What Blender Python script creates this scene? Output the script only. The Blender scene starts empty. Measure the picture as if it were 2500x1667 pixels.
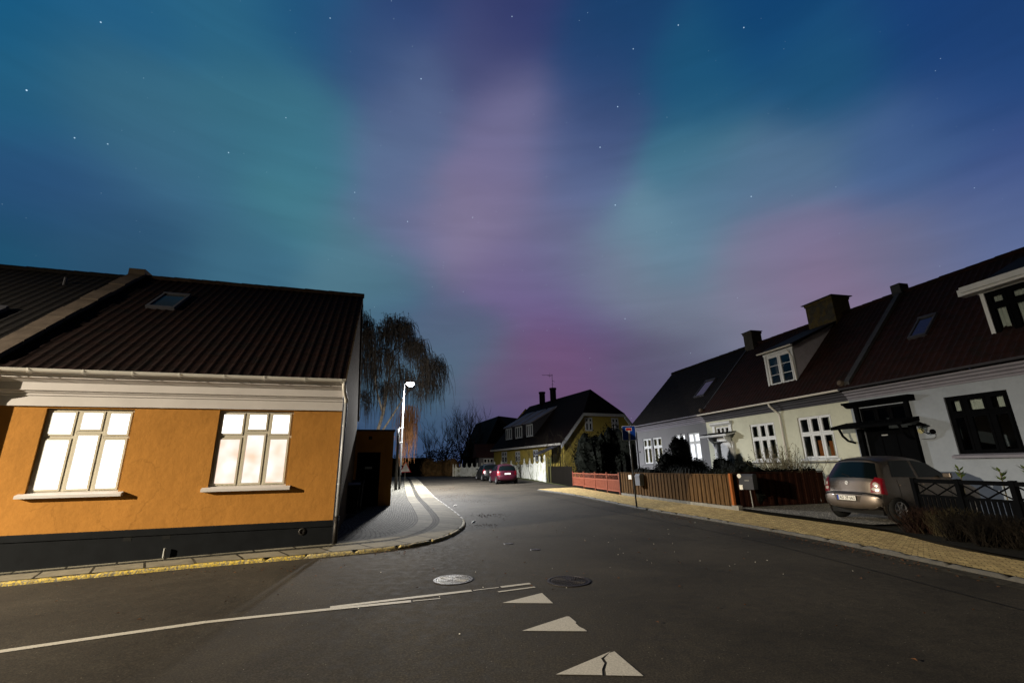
import bpy, bmesh, math, random
from math import sin, cos, tan, pi, radians, sqrt, atan2, exp, floor
from mathutils import Vector, Matrix, noise
random.seed(7)
S = bpy.context.scene
C = S.collection

# ------------------------------------------------------------------ camera
F_PX, TILT, ROLL, EYE = 1082.3, radians(15.634), radians(-1.0406), 1.65
cam_d = bpy.data.cameras.new('camera'); cam = bpy.data.objects.new('camera', cam_d); C.objects.link(cam)
cam_d.sensor_width = 36; cam_d.lens = F_PX / 2500 * 36; cam_d.clip_end = 3000; cam_d.clip_start = .05
cam.location = (0, 0, EYE)
cam.rotation_euler = (Matrix.Rotation(pi/2 + TILT, 3, 'X') @ Matrix.Rotation(ROLL, 3, 'Z')).to_euler()
S.camera = cam

AL, AR = radians(16.906), radians(13.138)
def prof(y):
    k = .0145
    if y < 14: return 0.
    if y < 20: return k*(y-14)**2/12
    if y < 56: return k*(y-17)
    return k*39
def gz(x, y):
    w = min(1, max(0, (14-y)/4))
    return prof(y) + w*.014*max(-28, x+3.5-sqrt((x+3.5)**2+5)+.4)

# ------------------------------------------------------------------ materials
def lin(c):
    return tuple(((v/255)/12.92 if v/255 <= .04045 else ((v/255+.055)/1.055)**2.4) for v in c)
class NT:
    def __init__(s, name):
        s.m = bpy.data.materials.new(name); s.m.use_nodes = True
        s.t = s.m.node_tree; s.t.nodes.clear()
        s.out = s.n('ShaderNodeOutputMaterial'); s.b = s.n('ShaderNodeBsdfPrincipled')
        s.l(s.b.outputs[0], s.out.inputs[0])
    def n(s, k, **kw):
        o = s.t.nodes.new(k)
        for a, v in kw.items(): setattr(o, a, v)
        return o
    def l(s, a, b): s.t.links.new(a, b)
    def coord(s, uv=False): return s.n('ShaderNodeTexCoord').outputs['UV' if uv else 'Object']
    def noise(s, scale, detail=4, rough=.55, vec=None, dist=0):
        o = s.n('ShaderNodeTexNoise'); o.inputs['Scale'].default_value = scale; o.inputs['Detail'].default_value = detail
        o.inputs['Roughness'].default_value = rough; o.inputs['Distortion'].default_value = dist
        s.l(vec if vec is not None else s.coord(), o.inputs['Vector']); return o
    def ramp(s, fac, stops):
        r = s.n('ShaderNodeValToRGB'); e = r.color_ramp.elements
        while len(e) < len(stops): e.new(.5)
        for i, (p, c) in enumerate(stops):
            e[i].position = p; e[i].color = (c, c, c, 1) if isinstance(c, (int, float)) else (*c[:3], 1)
        s.l(fac, r.inputs[0]); return r.outputs[0]
    def mix(s, f, a, b, mode='MIX'):
        o = s.n('ShaderNodeMix', data_type='RGBA', blend_type=mode)
        for i, v in ((0, f), (6, a), (7, b)):
            if hasattr(v, 'type') and hasattr(v, 'is_linked'): s.l(v, o.inputs[i])
            elif i == 0: o.inputs[0].default_value = v
            else: o.inputs[i].default_value = (*v[:3], 1)
        return o.outputs[2]
    def bump(s, h, strength=.3, dist=.01, prev=None):
        b = s.n('ShaderNodeBump'); b.inputs['Strength'].default_value = strength; b.inputs['Distance'].default_value = dist
        s.l(h, b.inputs['Height'])
        if prev is not None: s.l(prev, b.inputs['Normal'])
        return b.outputs[0]
def mat(name, col, rough=.7, var=.15, scale=4, bump=0, bscale=40, metal=0, spec=.12, dirt=None, dscale=1.5, bdist=.01):
    n = NT(name)
    a = n.noise(scale, 5, .6)
    c1 = tuple(v*(1-var) for v in col); c2 = tuple(min(1, v*(1+var)) for v in col)
    colr = n.ramp(a.outputs[0], [(.3, c1), (.7, c2)])
    if dirt:
        d = n.noise(dscale, 6, .65)
        f = n.ramp(d.outputs[0], [(.48, 0.), (.68, 1.)])
        colr = n.mix(f, colr, dirt)
    n.l(colr, n.b.inputs['Base Color'])
    n.b.inputs['Roughness'].default_value = rough; n.b.inputs['Metallic'].default_value = metal
    n.b.inputs['Specular IOR Level'].default_value = spec
    if bump:
        b = n.noise(bscale, 4, .6)
        n.l(n.bump(b.outputs[0], bump, bdist), n.b.inputs['Normal'])
    return n.m
def emis(name, col, strength, noisy=None, nscale=1.2):
    n = NT(name); n.t.nodes.remove(n.b)
    e = n.n('ShaderNodeEmission'); e.inputs[1].default_value = strength
    if noisy:
        a = n.noise(nscale, 2, .4); n.l(n.ramp(a.outputs[0], [(.35, col), (.72, noisy)]), e.inputs[0])
    else: e.inputs[0].default_value = (*col, 1)
    n.l(e.outputs[0], n.out.inputs[0]); return n.m
def brickmat(name, c1, c2, mortar, bw, rh, msize=.012, rough=.85, uv=True, bump=.5, offset=.5, nvar=.5, bias=0., dirt=None, smooth=.1):
    n = NT(name)
    co = n.coord(uv)
    wob = n.noise(3.0, 2, .5, co)
    vm = n.n('ShaderNodeVectorMath', operation='MULTIPLY_ADD'); n.l(wob.outputs[1], vm.inputs[0])
    vm.inputs[1].default_value = (.03, .02, 0); n.l(co, vm.inputs[2])
    b = n.n('ShaderNodeTexBrick'); n.l(vm.outputs[0], b.inputs['Vector'])
    b.inputs['Color1'].default_value = (*c1, 1); b.inputs['Color2'].default_value = (*c2, 1); b.inputs['Mortar'].default_value = (*mortar, 1)
    b.inputs['Scale'].default_value = 1; b.inputs['Mortar Size'].default_value = msize; b.inputs['Brick Width'].default_value = bw
    b.inputs['Row Height'].default_value = rh; b.inputs['Mortar Smooth'].default_value = smooth; b.inputs['Bias'].default_value = bias; b.offset = offset
    nz = n.noise(5, 6, .7, co)
    f = n.ramp(nz.outputs[0], [(.3, 1-nvar), (.7, 1.)])
    col = n.mix(1., b.outputs[0], f, 'MULTIPLY')
    if dirt:
        dz = n.noise(1.1, 5, .7, co); col = n.mix(n.ramp(dz.outputs[0], [(.5, 0.), (.72, .8)]), col, dirt)
    n.l(col, n.b.inputs['Base Color'])
    n.b.inputs['Roughness'].default_value = rough; n.b.inputs['Specular IOR Level'].default_value = .08
    inv = n.n('ShaderNodeMath', operation='SUBTRACT'); inv.inputs[0].default_value = 1; n.l(b.outputs[1], inv.inputs[1])
    nb = n.noise(45, 4, .7, co)
    n1 = n.bump(nb.outputs[0], .35, .006)
    n.l(n.bump(inv.outputs[0], bump, .01, n1), n.b.inputs['Normal'])
    return n.m

def asphalt():
    n = NT('asphalt'); co = n.coord()
    fine = n.noise(55, 4, .75, co); med = n.noise(7, 5, .7, co); big = n.noise(.35, 6, .6, co, .6)
    col = n.ramp(fine.outputs[0], [(.28, (.015, .0125, .009)), (.5, (.034, .029, .0215)), (.72, (.080, .068, .051))])
    col = n.mix(1., col, n.ramp(big.outputs[0], [(.3, .5), (.5, .95), (.7, 1.4)]), 'MULTIPLY')
    col = n.mix(1., col, n.ramp(med.outputs[0], [(.3, .75), (.7, 1.2)]), 'MULTIPLY')
    v = n.n('ShaderNodeTexVoronoi'); v.inputs['Scale'].default_value = 26; n.l(co, v.inputs['Vector'])
    sp = n.n('ShaderNodeMath', operation='LESS_THAN'); sp.inputs[1].default_value = .09; n.l(v.outputs[0], sp.inputs[0])
    sel = n.n('ShaderNodeSeparateColor'); n.l(v.outputs['Color'], sel.inputs[0])
    gt = n.n('ShaderNodeMath', operation='GREATER_THAN'); gt.inputs[1].default_value = .9; n.l(sel.outputs[0], gt.inputs[0])
    mu = n.n('ShaderNodeMath', operation='MULTIPLY'); n.l(sp.outputs[0], mu.inputs[0]); n.l(gt.outputs[0], mu.inputs[1])
    col = n.mix(mu.outputs[0], col, (.34, .31, .26))
    # utility-trench patches and cracks (wear with a shape of its own)
    mp = n.n('ShaderNodeMapping'); n.l(co, mp.inputs[0]); mp.inputs['Rotation'].default_value = (0, 0, .3)
    cr = n.n('ShaderNodeTexVoronoi', feature='DISTANCE_TO_EDGE'); cr.inputs['Scale'].default_value = .33
    w = n.noise(2.5, 5, .7, co); vm = n.n('ShaderNodeVectorMath', operation='MULTIPLY_ADD'); n.l(w.outputs[1], vm.inputs[0])
    vm.inputs[1].default_value = (.6, .6, 0); n.l(mp.outputs[0], vm.inputs[2]); n.l(vm.outputs[0], cr.inputs['Vector'])
    ck = n.ramp(cr.outputs[0], [(0., 1.), (.006, 0.)])
    msk = n.noise(.5, 2, .5, co)
    mm = n.mix(1., ck, n.ramp(msk.outputs[0], [(.52, 0.), (.6, .7)]), 'MULTIPLY')
    col = n.mix(mm, col, (.012, .011, .01))
    n.l(col, n.b.inputs['Base Color'])
    n.l(n.ramp(med.outputs[0], [(.3, .75), (.7, .95)]), n.b.inputs['Roughness'])
    n.b.inputs['Specular IOR Level'].default_value = .16
    n1 = n.bump(med.outputs[0], .12, .008)
    n.l(n.bump(fine.outputs[0], .5, .006, n1), n.b.inputs['Normal'])
    return n.m

def plaster(name, col, var=.12, dirt=None, bump=.35, brick=True, rough=.8):
    n = NT(name); co = n.coord()
    a = n.noise(1.3, 6, .65, co, .3); c = n.noise(9, 5, .6, co)
    base = n.ramp(a.outputs[0], [(.3, tuple(v*(1-var) for v in col)), (.7, tuple(min(1, v*(1+var*.8)) for v in col))])
    base = n.mix(1., base, n.ramp(c.outputs[0], [(.3, 1-var*.7), (.7, 1.)]), 'MULTIPLY')
    if dirt:
        d = n.noise(2.2, 6, .7, co); base = n.mix(n.ramp(d.outputs[0], [(.55, 0.), (.75, .55)]), base, dirt)
    if brick:
        cr = n.n('ShaderNodeTexVoronoi', feature='DISTANCE_TO_EDGE'); cr.inputs['Scale'].default_value = .9
        w = n.noise(3, 5, .7, co); vm = n.n('ShaderNodeVectorMath', operation='MULTIPLY_ADD'); n.l(w.outputs[1], vm.inputs[0]); vm.inputs[1].default_value = (.35, .35, .35); n.l(co, vm.inputs[2]); n.l(vm.outputs[0], cr.inputs['Vector'])
        mk = n.noise(.7, 2, .5, co); ck = n.mix(1., n.ramp(cr.outputs[0], [(0., 1.), (.012, 0.)]), n.ramp(mk.outputs[0], [(.5, 0.), (.58, .45)]), 'MULTIPLY')
        base = n.mix(ck, base, tuple(v*.45 for v in col))
        ms = n.n('ShaderNodeMapping'); n.l(co, ms.inputs[0]); ms.inputs['Scale'].default_value = (5, 5, .45)
        sk = n.noise(1.3, 5, .7, ms.outputs[0]); base = n.mix(1., base, n.ramp(sk.outputs[0], [(.30, .95), (.5, 1.)]), 'MULTIPLY')
    n.l(base, n.b.inputs['Base Color']); n.b.inputs['Roughness'].default_value = rough; n.b.inputs['Specular IOR Level'].default_value = .03
    h = n.noise(7, 5, .6, co, .2)
    nn = n.bump(h.outputs[0], bump, .045)
    if brick:
        mp = n.n('ShaderNodeMapping'); n.l(co, mp.inputs[0]); mp.inputs['Rotation'].default_value = (radians(90), 0, 0)
        b = n.n('ShaderNodeTexBrick'); n.l(mp.outputs[0], b.inputs[0]); b.inputs['Scale'].default_value = 1
        b.inputs['Brick Width'].default_value = .23; b.inputs['Row Height'].default_value = .07; b.inputs['Mortar Size'].default_value = .012; b.inputs['Mortar Smooth'].default_value = 1
        msk = n.noise(.9, 3, .5, co)
        hh = n.mix(1., b.outputs[1], n.ramp(msk.outputs[0], [(.42, 0.), (.62, 1.)]), 'MULTIPLY')
        nn = n.bump(hh, -.45, .012, nn)
    f = n.noise(60, 3, .6, co)
    n.l(n.bump(f.outputs[0], .15, .006, nn), n.b.inputs['Normal'])
    return n.m

def glassmat(name, tint=(.02, .03, .035), refl=.14):
    n = NT(name); n.t.nodes.remove(n.b)
    g = n.n('ShaderNodeBsdfGlossy'); g.inputs['Roughness'].default_value = .04; g.inputs['Color'].default_value = (.9, .95, 1, 1)
    t = n.n('ShaderNodeBsdfTransparent'); t.inputs[0].default_value = (.75, .8, .8, 1)
    lw = n.n('ShaderNodeFresnel'); lw.inputs[0].default_value = 1.5
    ma = n.n('ShaderNodeMath', operation='MULTIPLY_ADD'); n.l(lw.outputs[0], ma.inputs[0]); ma.inputs[1].default_value = 1.; ma.inputs[2].default_value = refl*.4
    mx = n.n('ShaderNodeMixShader'); n.l(ma.outputs[0], mx.inputs[0]); n.l(t.outputs[0], mx.inputs[1]); n.l(g.outputs[0], mx.inputs[2])
    n.l(mx.outputs[0], n.out.inputs[0]); return n.m

M = {}
M['asphalt'] = asphalt()
M['orange'] = plaster('orange_plaster', (.385, .176, .040), .11, dirt=(.31, .135, .028), bump=.18)
M['white_trim'] = mat('cornice_white', (.52, .49, .48), .6, .06, 2, .08, 30)
M['plinth'] = mat('plinth_tar', (.007, .008, .0095), .9, .2, 3, .15, 20, spec=.08)
M['putty'] = mat('putty_window_paint', (.50, .46, .37), .45, .04)
M['tiles'] = mat('red_clay_tiles', (.018, .0055, .004), .85, .35, 3, .3, 30, dirt=(.010, .006, .005), dscale=2.5, spec=.2)
M['tiles_left'] = mat('dark_red_clay_tiles', (.0095, .0034, .0026), .88, .4, 3, .3, 30, dirt=(.005, .0035, .003), dscale=2.5, spec=.1)
M['tiles_dark'] = mat('black_clay_tiles', (.007, .0055, .0055), .85, .3, 3, .3, 30, spec=.2)
M['ridge'] = mat('ridge_mortar_tiles', (.04, .027, .022), .8, .4, 6, .3, 30)
M['parapet'] = mat('parapet_stone', (.10, .078, .062), .85, .3, 3, .4, 20)
M['zinc'] = mat('zinc', (.07, .07, .085), .6, .15, 4, metal=.3)
M['white_metal'] = mat('white_gutter', (.62, .60, .56), .4, .05)
M['grey_pipe'] = mat('grey_downpipe', (.30, .31, .33), .45, .08, metal=.2)
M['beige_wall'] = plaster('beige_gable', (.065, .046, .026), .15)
M['dark_paint'] = mat('dark_paint', (.003, .0033, .004), .8, .15, spec=.01)
M['black'] = mat('soot_black', (.006, .006, .006), .7, .1)
M['bin'] = mat('bin_plastic', (.008, .009, .010), .5, .15)
M['pale_wall'] = plaster('pale_grey_plaster', (.165, .167, .18), .07, bump=.1, brick=False)
M['white_wall'] = plaster('white_blue_plaster', (.27, .30, .345), .09, dirt=(.20, .22, .25), bump=.12, brick=False)
M['cream_wall'] = plaster('cream_plaster', (.50, .51, .42), .08, dirt=(.34, .34, .28), bump=.15, brick=False)
M['cornice_grey'] = mat('grey_cornice', (.045, .045, .055), .6, .1)
M['cornice_lilac'] = mat('lilac_cornice', (.19, .185, .22), .6, .1)
M['white_paint'] = mat('white_window_paint', (.56, .58, .60), .4, .05)
M['curtain'] = mat('curtain_cloth', (.62, .64, .60), .9, .1, 8)
M['curtain_warm'] = mat('curtain_warm_cloth', (.60, .52, .36), .9, .15, 8)
M['orange_cloth'] = mat('rust_cloth', (.35, .12, .04), .9, .2, 8)
M['glass'] = glassmat('window_glass')
M['sky_glass'] = mat('roof_window_glass', (.02, .025, .03), .06, .05, spec=.9)
M['lit'] = emis('lit_pane', (1., .95, .90), 3.2)
M['lit_warm'] = emis('lit_room_pane', (1., .95, .88), 1.2, (1., .62, .45), 2.4)
M['lit_cold'] = emis('lit_pane_cool', (.93, .95, 1.), 1.7)
M['brick_yellow'] = brickmat('chimney_brick', (.16, .12, .05), (.12, .09, .04), (.09, .08, .06), .23, .075, .01, uv=False)
M['yellow_wall'] = plaster('yellow_plaster', (.44, .34, .08), .15, bump=.2, brick=False)
M['slab'] = brickmat('paving_slab', (.27, .245, .185), (.19, .175, .135), (.03, .027, .02), .80, .66, .022, offset=0, nvar=.35, dirt=(.09, .08, .06))
M['slab2'] = brickmat('paving_slab_inner', (.25, .23, .18), (.17, .16, .125), (.03, .027, .02), .80, .48, .022, offset=0, nvar=.35, dirt=(.09, .08, .06))
M['setts'] = brickmat('granite_setts', (.24, .235, .205), (.12, .12, .105), (.015, .014, .012), .16, .13, .03, nvar=.6, bump=.9, smooth=.6, dirt=(.07, .065, .05))
M['chausse'] = brickmat('small_setts', (.12, .115, .095), (.06, .058, .05), (.015, .014, .012), .09, .09, .02, nvar=.7, bump=.9, smooth=.7)
M['ybrick'] = brickmat('yellow_clinker', (.92, .70, .32), (.60, .44, .20), (.24, .18, .09), .22, .11, .010, nvar=.6, bump=.35, dirt=(.36, .26, .13))
M['gravel'] = None
M['soil'] = mat('garden_soil', (.012, .011, .008), .95, .5, 6, .6, 18, bdist=.05)
M['verge'] = mat('moss_grass', (.055, .062, .026), .95, .5, 5, .6, 30, bdist=.04)
def gravel():
    n = NT('gravel'); co = n.coord(); v = n.n('ShaderNodeTexVoronoi'); v.inputs['Scale'].default_value = 38; n.l(co, v.inputs[0])
    s = n.n('ShaderNodeSeparateColor'); n.l(v.outputs['Color'], s.inputs[0])
    col = n.ramp(s.outputs[0], [(0., (.05, .047, .04)), (.8, (.14, .13, .11)), (.95, (.55, .5, .42))])
    n.l(col, n.b.inputs['Base Color']); n.b.inputs['Roughness'].default_value = .8
    n.l(n.bump(v.outputs[0], -.8, .02), n.b.inputs['Normal']); return n.m
M['gravel'] = gravel()
def stone(name, col, yellow=None):
    n = NT(name); co = n.coord(); a = n.noise(6, 6, .7, co); b = n.noise(30, 5, .7, co)
    c = n.ramp(a.outputs[0], [(.3, tuple(v*.55 for v in col)), (.7, col)])
    if yellow: c = n.mix(n.ramp(b.outputs[0], [(.43, 0.), (.56, 1.)]), c, yellow)
    n.l(c, n.b.inputs['Base Color']); n.b.inputs['Roughness'].default_value = .75
    n.l(n.bump(b.outputs[0], .7, .015), n.b.inputs['Normal']); return n.m
M['kerb'] = stone('kerb_granite', (.24, .22, .18)); M['kerb_dark'] = stone('kerb_granite_dark', (.075, .07, .06))
M['kerb_yellow'] = stone('kerb_yellow_paint', (.17, .15, .10), (.52, .37, .035))
M['kerb_fade'] = stone('kerb_faded_paint', (.24, .21, .15), (.48, .38, .13))
def paint():
    n = NT('road_paint'); co = n.coord(); a = n.noise(14, 7, .75, co); b = n.noise(60, 4, .7, co)
    c = n.ramp(b.outputs[0], [(.3, (.30, .28, .24)), (.7, (.56, .53, .46))])
    c = n.mix(n.ramp(a.outputs[0], [(.62, 0.), (.70, .9)]), c, (.07, .062, .05))
    n.l(c, n.b.inputs['Base Color']); n.b.inputs['Roughness'].default_value = .7
    n.l(n.bump(b.outputs[0], .4, .005), n.b.inputs['Normal']); return n.m
M['paint'] = paint()
M['cast_iron'] = mat('cast_iron', (.035, .032, .03), .5, .3, 20, .5, 60, metal=.6)
M['cast_steel'] = mat('worn_cover_steel', (.17, .165, .15), .42, .25, 20, .4, 60, metal=.6)
def wood(name, c1, c2, scale=1.):
    n = NT(name); co = n.coord(); mp = n.n('ShaderNodeMapping'); n.l(co, mp.inputs[0]); mp.inputs['Scale'].default_value = (9, 9, .7)
    a = n.noise(3*scale, 6, .7, mp.outputs[0]); st = n.n('ShaderNodeMapping'); n.l(co, st.inputs[0]); st.inputs['Scale'].default_value = (8.3, 8.3, .02)
    b = n.noise(1.1, 1, .5, st.outputs[0])
    c = n.ramp(a.outputs[0], [(.3, c1), (.7, c2)]); c = n.mix(1., c, n.ramp(b.outputs[0], [(.35, .68), (.65, 1.12)]), 'MULTIPLY')
    n.l(c, n.b.inputs['Base Color']); n.b.inputs['Roughness'].default_value = .8; n.b.inputs['Specular IOR Level'].default_value = .06; n.l(n.bump(a.outputs[0], .4, .006), n.b.inputs['Normal']); return n.m
M['wood_brown'] = wood('brown_boards', (.045, .023, .009), (.15, .085, .034))
M['wood_red'] = wood('red_brown_boards', (.018, .006, .0035), (.038, .013, .007))
M['wood_dark'] = wood('dark_boards', (.004, .0035, .0025), (.008, .0065, .005))
M['post_orange'] = wood('rust_post', (.26, .075, .02), (.36, .12, .035))
M['fence_red'] = mat('brick_red_fence_paint', (.22, .066, .038), .6, .15, 6)
M['fence_white'] = mat('white_fence_paint', (.60, .61, .56), .6, .12, 3, dirt=(.22, .23, .15), dscale=2)
M['fence_green'] = wood('weathered_post', (.05, .05, .02), (.10, .10, .045))
M['concrete'] = mat('concrete', (.20, .19, .165), .85, .25, 5, .3, 30)
M['galv'] = mat('galvanised_steel', (.26, .26, .25), .5, .15, 8, metal=.3)
M['lamp_pole'] = mat('lamp_pole_paint', (.05, .052, .055), .6, .15)
M['pole_dark'] = mat('dark_steel', (.035, .035, .034), .5, .2, metal=.3)
M['sign_blue'] = mat('sign_blue', (.008, .045, .30), .35, .02); M['sign_white'] = mat('sign_white', (.62, .64, .66), .35, .02); M['sign_red'] = mat('sign_red', (.42, .015, .02), .35, .02)
M['box_grey'] = mat('mailbox_grey', (.17, .18, .20), .45, .08); M['box_dark'] = mat('mailbox_dark_grey', (.055, .058, .07), .5, .08)
M['leaf_dark'] = mat('evergreen_leaf', (.003, .0042, .0025), .8, .5, 3); M['leaf_hedge'] = mat('hedge_leaf', (.006, .0065, .004), .85, .5, 3)
M['leaf_beech'] = mat('dry_beech_leaf', (.10, .062, .028), .85, .4, 2); M['leaf_brown'] = mat('brown_leaf', (.008, .006, .004), .85, .5, 2)
M['twig_orange_lit'] = mat('orange_lit_twig', (.17, .08, .032), .8, .3, 2); M['leaf_green'] = mat('green_leaf', (.09, .13, .03), .6, .3, 3)
M['bark'] = mat('birch_bark', (.34, .30, .24), .85, .5, 4); M['twig'] = mat('twig_bark', (.045, .038, .032), .85, .3, 4)
M['stem'] = mat('pale_stem', (.16, .14, .09), .85, .4, 6); M['grassy'] = mat('straw_stem', (.035, .028, .014), .85, .5, 4); M['heather'] = mat('rusty_heather', (.018, .009, .006), .85, .5, 4)
M['tyre'] = mat('tyre_rubber', (.012, .012, .012), .8, .1); M['rim'] = mat('alloy_rim', (.30, .30, .31), .3, .05, metal=.8)
def carpaint(name, col, metal=.5, rough=.3):
    n = NT(name); n.b.inputs['Base Color'].default_value = (*col, 1); n.b.inputs['Metallic'].default_value = metal
    n.b.inputs['Roughness'].default_value = rough; n.b.inputs['Coat Weight'].default_value = .35; n.b.inputs['Coat Roughness'].default_value = .06
    a = n.noise(2.2, 6, .7); n.l(n.ramp(a.outputs[0], [(.35, rough*.85), (.75, min(1, rough*1.5))]), n.b.inputs['Roughness']); return n.m
M['car_taupe'] = carpaint('taupe_car_paint', (.20, .167, .142), .96, .45); M['car_red'] = carpaint('wine_red_car_paint', (.05, .004, .014), .4, .4); M['car_black'] = carpaint('black_car_paint', (.012, .013, .014), .3, .3)
M['car_glass'] = mat('car_glass', (.003, .005, .006), .12, .05, spec=.35); M['trim_black'] = mat('black_trim', (.012, .012, .012), .6, .1)
def plain(name, col, rough=.3, metal=0, em=0):
    n = NT(name); n.b.inputs['Base Color'].default_value = (*col, 1); n.b.inputs['Roughness'].default_value = rough; n.b.inputs['Metallic'].default_value = metal
    if em: n.b.inputs['Emission Color'].default_value = (*col, 1); n.b.inputs['Emission Strength'].default_value = em
    return n.m
M['tail_red'] = plain('tail_lamp_red', (.16, .002, .008), .3); M['tail_clear'] = plain('tail_lamp_clear', (.62, .58, .54), .15, .3); M['chrome'] = plain('chrome', (.85, .85, .85), .4, .4)
M['plate'] = plain('plate_white', (.74, .73, .68), .45); M['plate_blue'] = plain('plate_blue', (.01, .05, .35), .4); M['ink'] = plain('plate_ink', (.015, .015, .015), .5)
M['lamp_glow'] = emis('lamp_lens', (.88, .95, 1.), 60)
M['lamp_warm'] = emis('lamp_lens_warm', (1., .86, .62), 20)
M['dead_leaf'] = mat('fallen_leaf', (.10, .045, .02), .8, .5, 5)
M['door_white'] = mat('white_door', (.50, .52, .55), .45, .04)
M['litter'] = plain('pale_litter', (.75, .72, .65), .6)

# ------------------------------------------------------------------ mesh helper
class MB:
    def __init__(s): s.v = []; s.f = []; s.mi = []; s.uv = None; s.cur = 0
    def add(s, vs, fs):
        o = len(s.v); s.v += [tuple(p) for p in vs]
        for f in fs: s.f.append(tuple(o+i for i in f)); s.mi.append(s.cur)
    def box(s, x0, x1, y0, y1, z0, z1):
        s.add([(x0,y0,z0),(x1,y0,z0),(x1,y1,z0),(x0,y1,z0),(x0,y0,z1),(x1,y0,z1),(x1,y1,z1),(x0,y1,z1)],
              [(0,3,2,1),(4,5,6,7),(0,1,5,4),(1,2,6,5),(2,3,7,6),(3,0,4,7)])
    def obox(s, c, ax, ay, az):
        c, ax, ay, az = map(Vector, (c, ax, ay, az)); p = []
        for k in (-1, 1):
            for (i, j) in ((-1,-1),(1,-1),(1,1),(-1,1)): p.append(c+ax*i+ay*j+az*k)
        s.add(p, [(0,3,2,1),(4,5,6,7),(0,1,5,4),(1,2,6,5),(2,3,7,6),(3,0,4,7)])
    def quad(s, *p): s.add(p, [tuple(range(len(p)))])
    def prism(s, prof, x0, x1):           # profile in (y,z), extruded along x, closed
        n = len(prof); s.add([(x0,)+tuple(p) for p in prof] + [(x1,)+tuple(p) for p in prof],
            [tuple(range(n))[::-1], tuple(range(n, 2*n))] + [(i, (i+1) % n, n+(i+1) % n, n+i) for i in range(n)])
    def prism_xz(s, prof, y0, y1):
        n = len(prof); s.add([(p[0], y0, p[1]) for p in prof] + [(p[0], y1, p[1]) for p in prof],
            [tuple(range(n)), tuple(range(n, 2*n))[::-1]] + [(i, n+i, n+(i+1) % n, (i+1) % n) for i in range(n)])
    def tube(s, pts, r, n=8, caps=True):
        pts = [Vector(p) for p in pts]; rs = r if isinstance(r, (list, tuple)) else [r]*len(pts)
        vs = []; fs = []
        up = Vector((0, 0, 1)); prev = None
        for i, p in enumerate(pts):
            d = (pts[min(i+1, len(pts)-1)] - pts[max(i-1, 0)])
            d = d.normalized() if d.length > 1e-9 else Vector((0, 0, 1))
            if prev is None:
                a = d.cross(up) if abs(d.z) < .95 else d.cross(Vector((1, 0, 0)))
            else: a = prev - d*prev.dot(d)
            if a.length < 1e-6: a = d.orthogonal()
            a.normalize(); prev = a; b = d.cross(a)
            for k in range(n): t = 2*pi*k/n; vs.append(p + (a*cos(t) + b*sin(t))*rs[i])
        for i in range(len(pts)-1):
            for k in range(n): fs.append((i*n+k, i*n+(k+1) % n, (i+1)*n+(k+1) % n, (i+1)*n+k))
        if caps: fs.append(tuple(range(n))[::-1]); fs.append(tuple(range((len(pts)-1)*n, len(pts)*n)))
        s.add(vs, fs)
    def lathe(s, prof, c, axis=(0, 0, 1), n=20):    # prof (r,h)
        ax = Vector(axis).normalized(); a = ax.orthogonal().normalized(); b = ax.cross(a); c = Vector(c)
        vs = []; fs = []
        for (r, h) in prof:
            for k in range(n): t = 2*pi*k/n; vs.append(c + ax*h + (a*cos(t)+b*sin(t))*r)
        for i in range(len(prof)-1):
            for k in range(n): fs.append((i*n+k, i*n+(k+1) % n, (i+1)*n+(k+1) % n, (i+1)*n+k))
        s.add(vs, fs)
    def build(s, name, m, parent=None, smooth=False, loc=None, rot=0, bevel=0):
        me = bpy.data.meshes.new(name); me.from_pydata(s.v, [], s.f)
        ms = m if isinstance(m, (list, tuple)) else [m]
        for x in ms: me.materials.append(x)
        if len(ms) > 1: me.polygons.foreach_set('material_index', s.mi)
        if s.uv:
            u = me.uv_layers.new(name='UVMap')
            for lp in me.loops: u.data[lp.index].uv = s.uv[lp.vertex_index]
        if smooth: me.polygons.foreach_set('use_smooth', [True]*len(me.polygons))
        me.validate(); me.update()
        o = bpy.data.objects.new(name, me); C.objects.link(o)
        if parent is not None: o.parent = parent
        if loc is not None: o.location = loc
        if rot: o.rotation_euler[2] = rot
        if bevel:
            b = o.modifiers.new('bevel', 'BEVEL'); b.width = bevel; b.segments = 2; b.limit_method = 'ANGLE'
        return o
def tag(o, label, cat, group=None, kind=None):
    if label: o['label'] = label
    if cat: o['category'] = cat
    if group: o['group'] = group
    if kind: o['kind'] = kind
    return o
def thing(name, loc, rz, label, cat, group=None):
    o = bpy.data.objects.new(name, None); C.objects.link(o); o.location = loc; o.rotation_euler = (0, 0, rz)
    o.empty_display_size = .3
    return tag(o, label, cat, group)
def struct(o): o['kind'] = 'structure'; return o

# ------------------------------------------------------------------ ground sheets
def resample(pl, n):
    pl = [Vector(p[:2]) for p in pl]; L = [0]
    for i in range(1, len(pl)): L.append(L[-1] + (pl[i]-pl[i-1]).length)
    out = []
    for k in range(n):
        t = L[-1]*k/(n-1); i = 0
        while i < len(L)-2 and L[i+1] < t: i += 1
        f = (t-L[i])/max(1e-9, L[i+1]-L[i]); out.append(pl[i].lerp(pl[i+1], min(1, max(0, f))))
    return out, L[-1]
def strip(name, A, B, n, m, dz, material, vscale=None, jitter=0):
    a, LA = resample(A, n); b, LB = resample(B, n); mb = MB(); mb.uv = []
    for i in range(n):
        w = (b[i]-a[i]).length
        for j in range(m+1):
            p = a[i].lerp(b[i], j/m); mb.v.append((p.x, p.y, gz(p.x, p.y)+dz)); mb.uv.append((LA*i/(n-1), (vscale or w)*j/m))
    for i in range(n-1):
        for j in range(m):
            q = i*(m+1)+j; mb.f.append((q, q+1, q+m+2, q+m+1)); mb.mi.append(0)
    o = mb.build(name, material)
    me = o.data
    if me.polygons[0].normal.z < 0: me.flip_normals()
    return struct(o)
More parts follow.
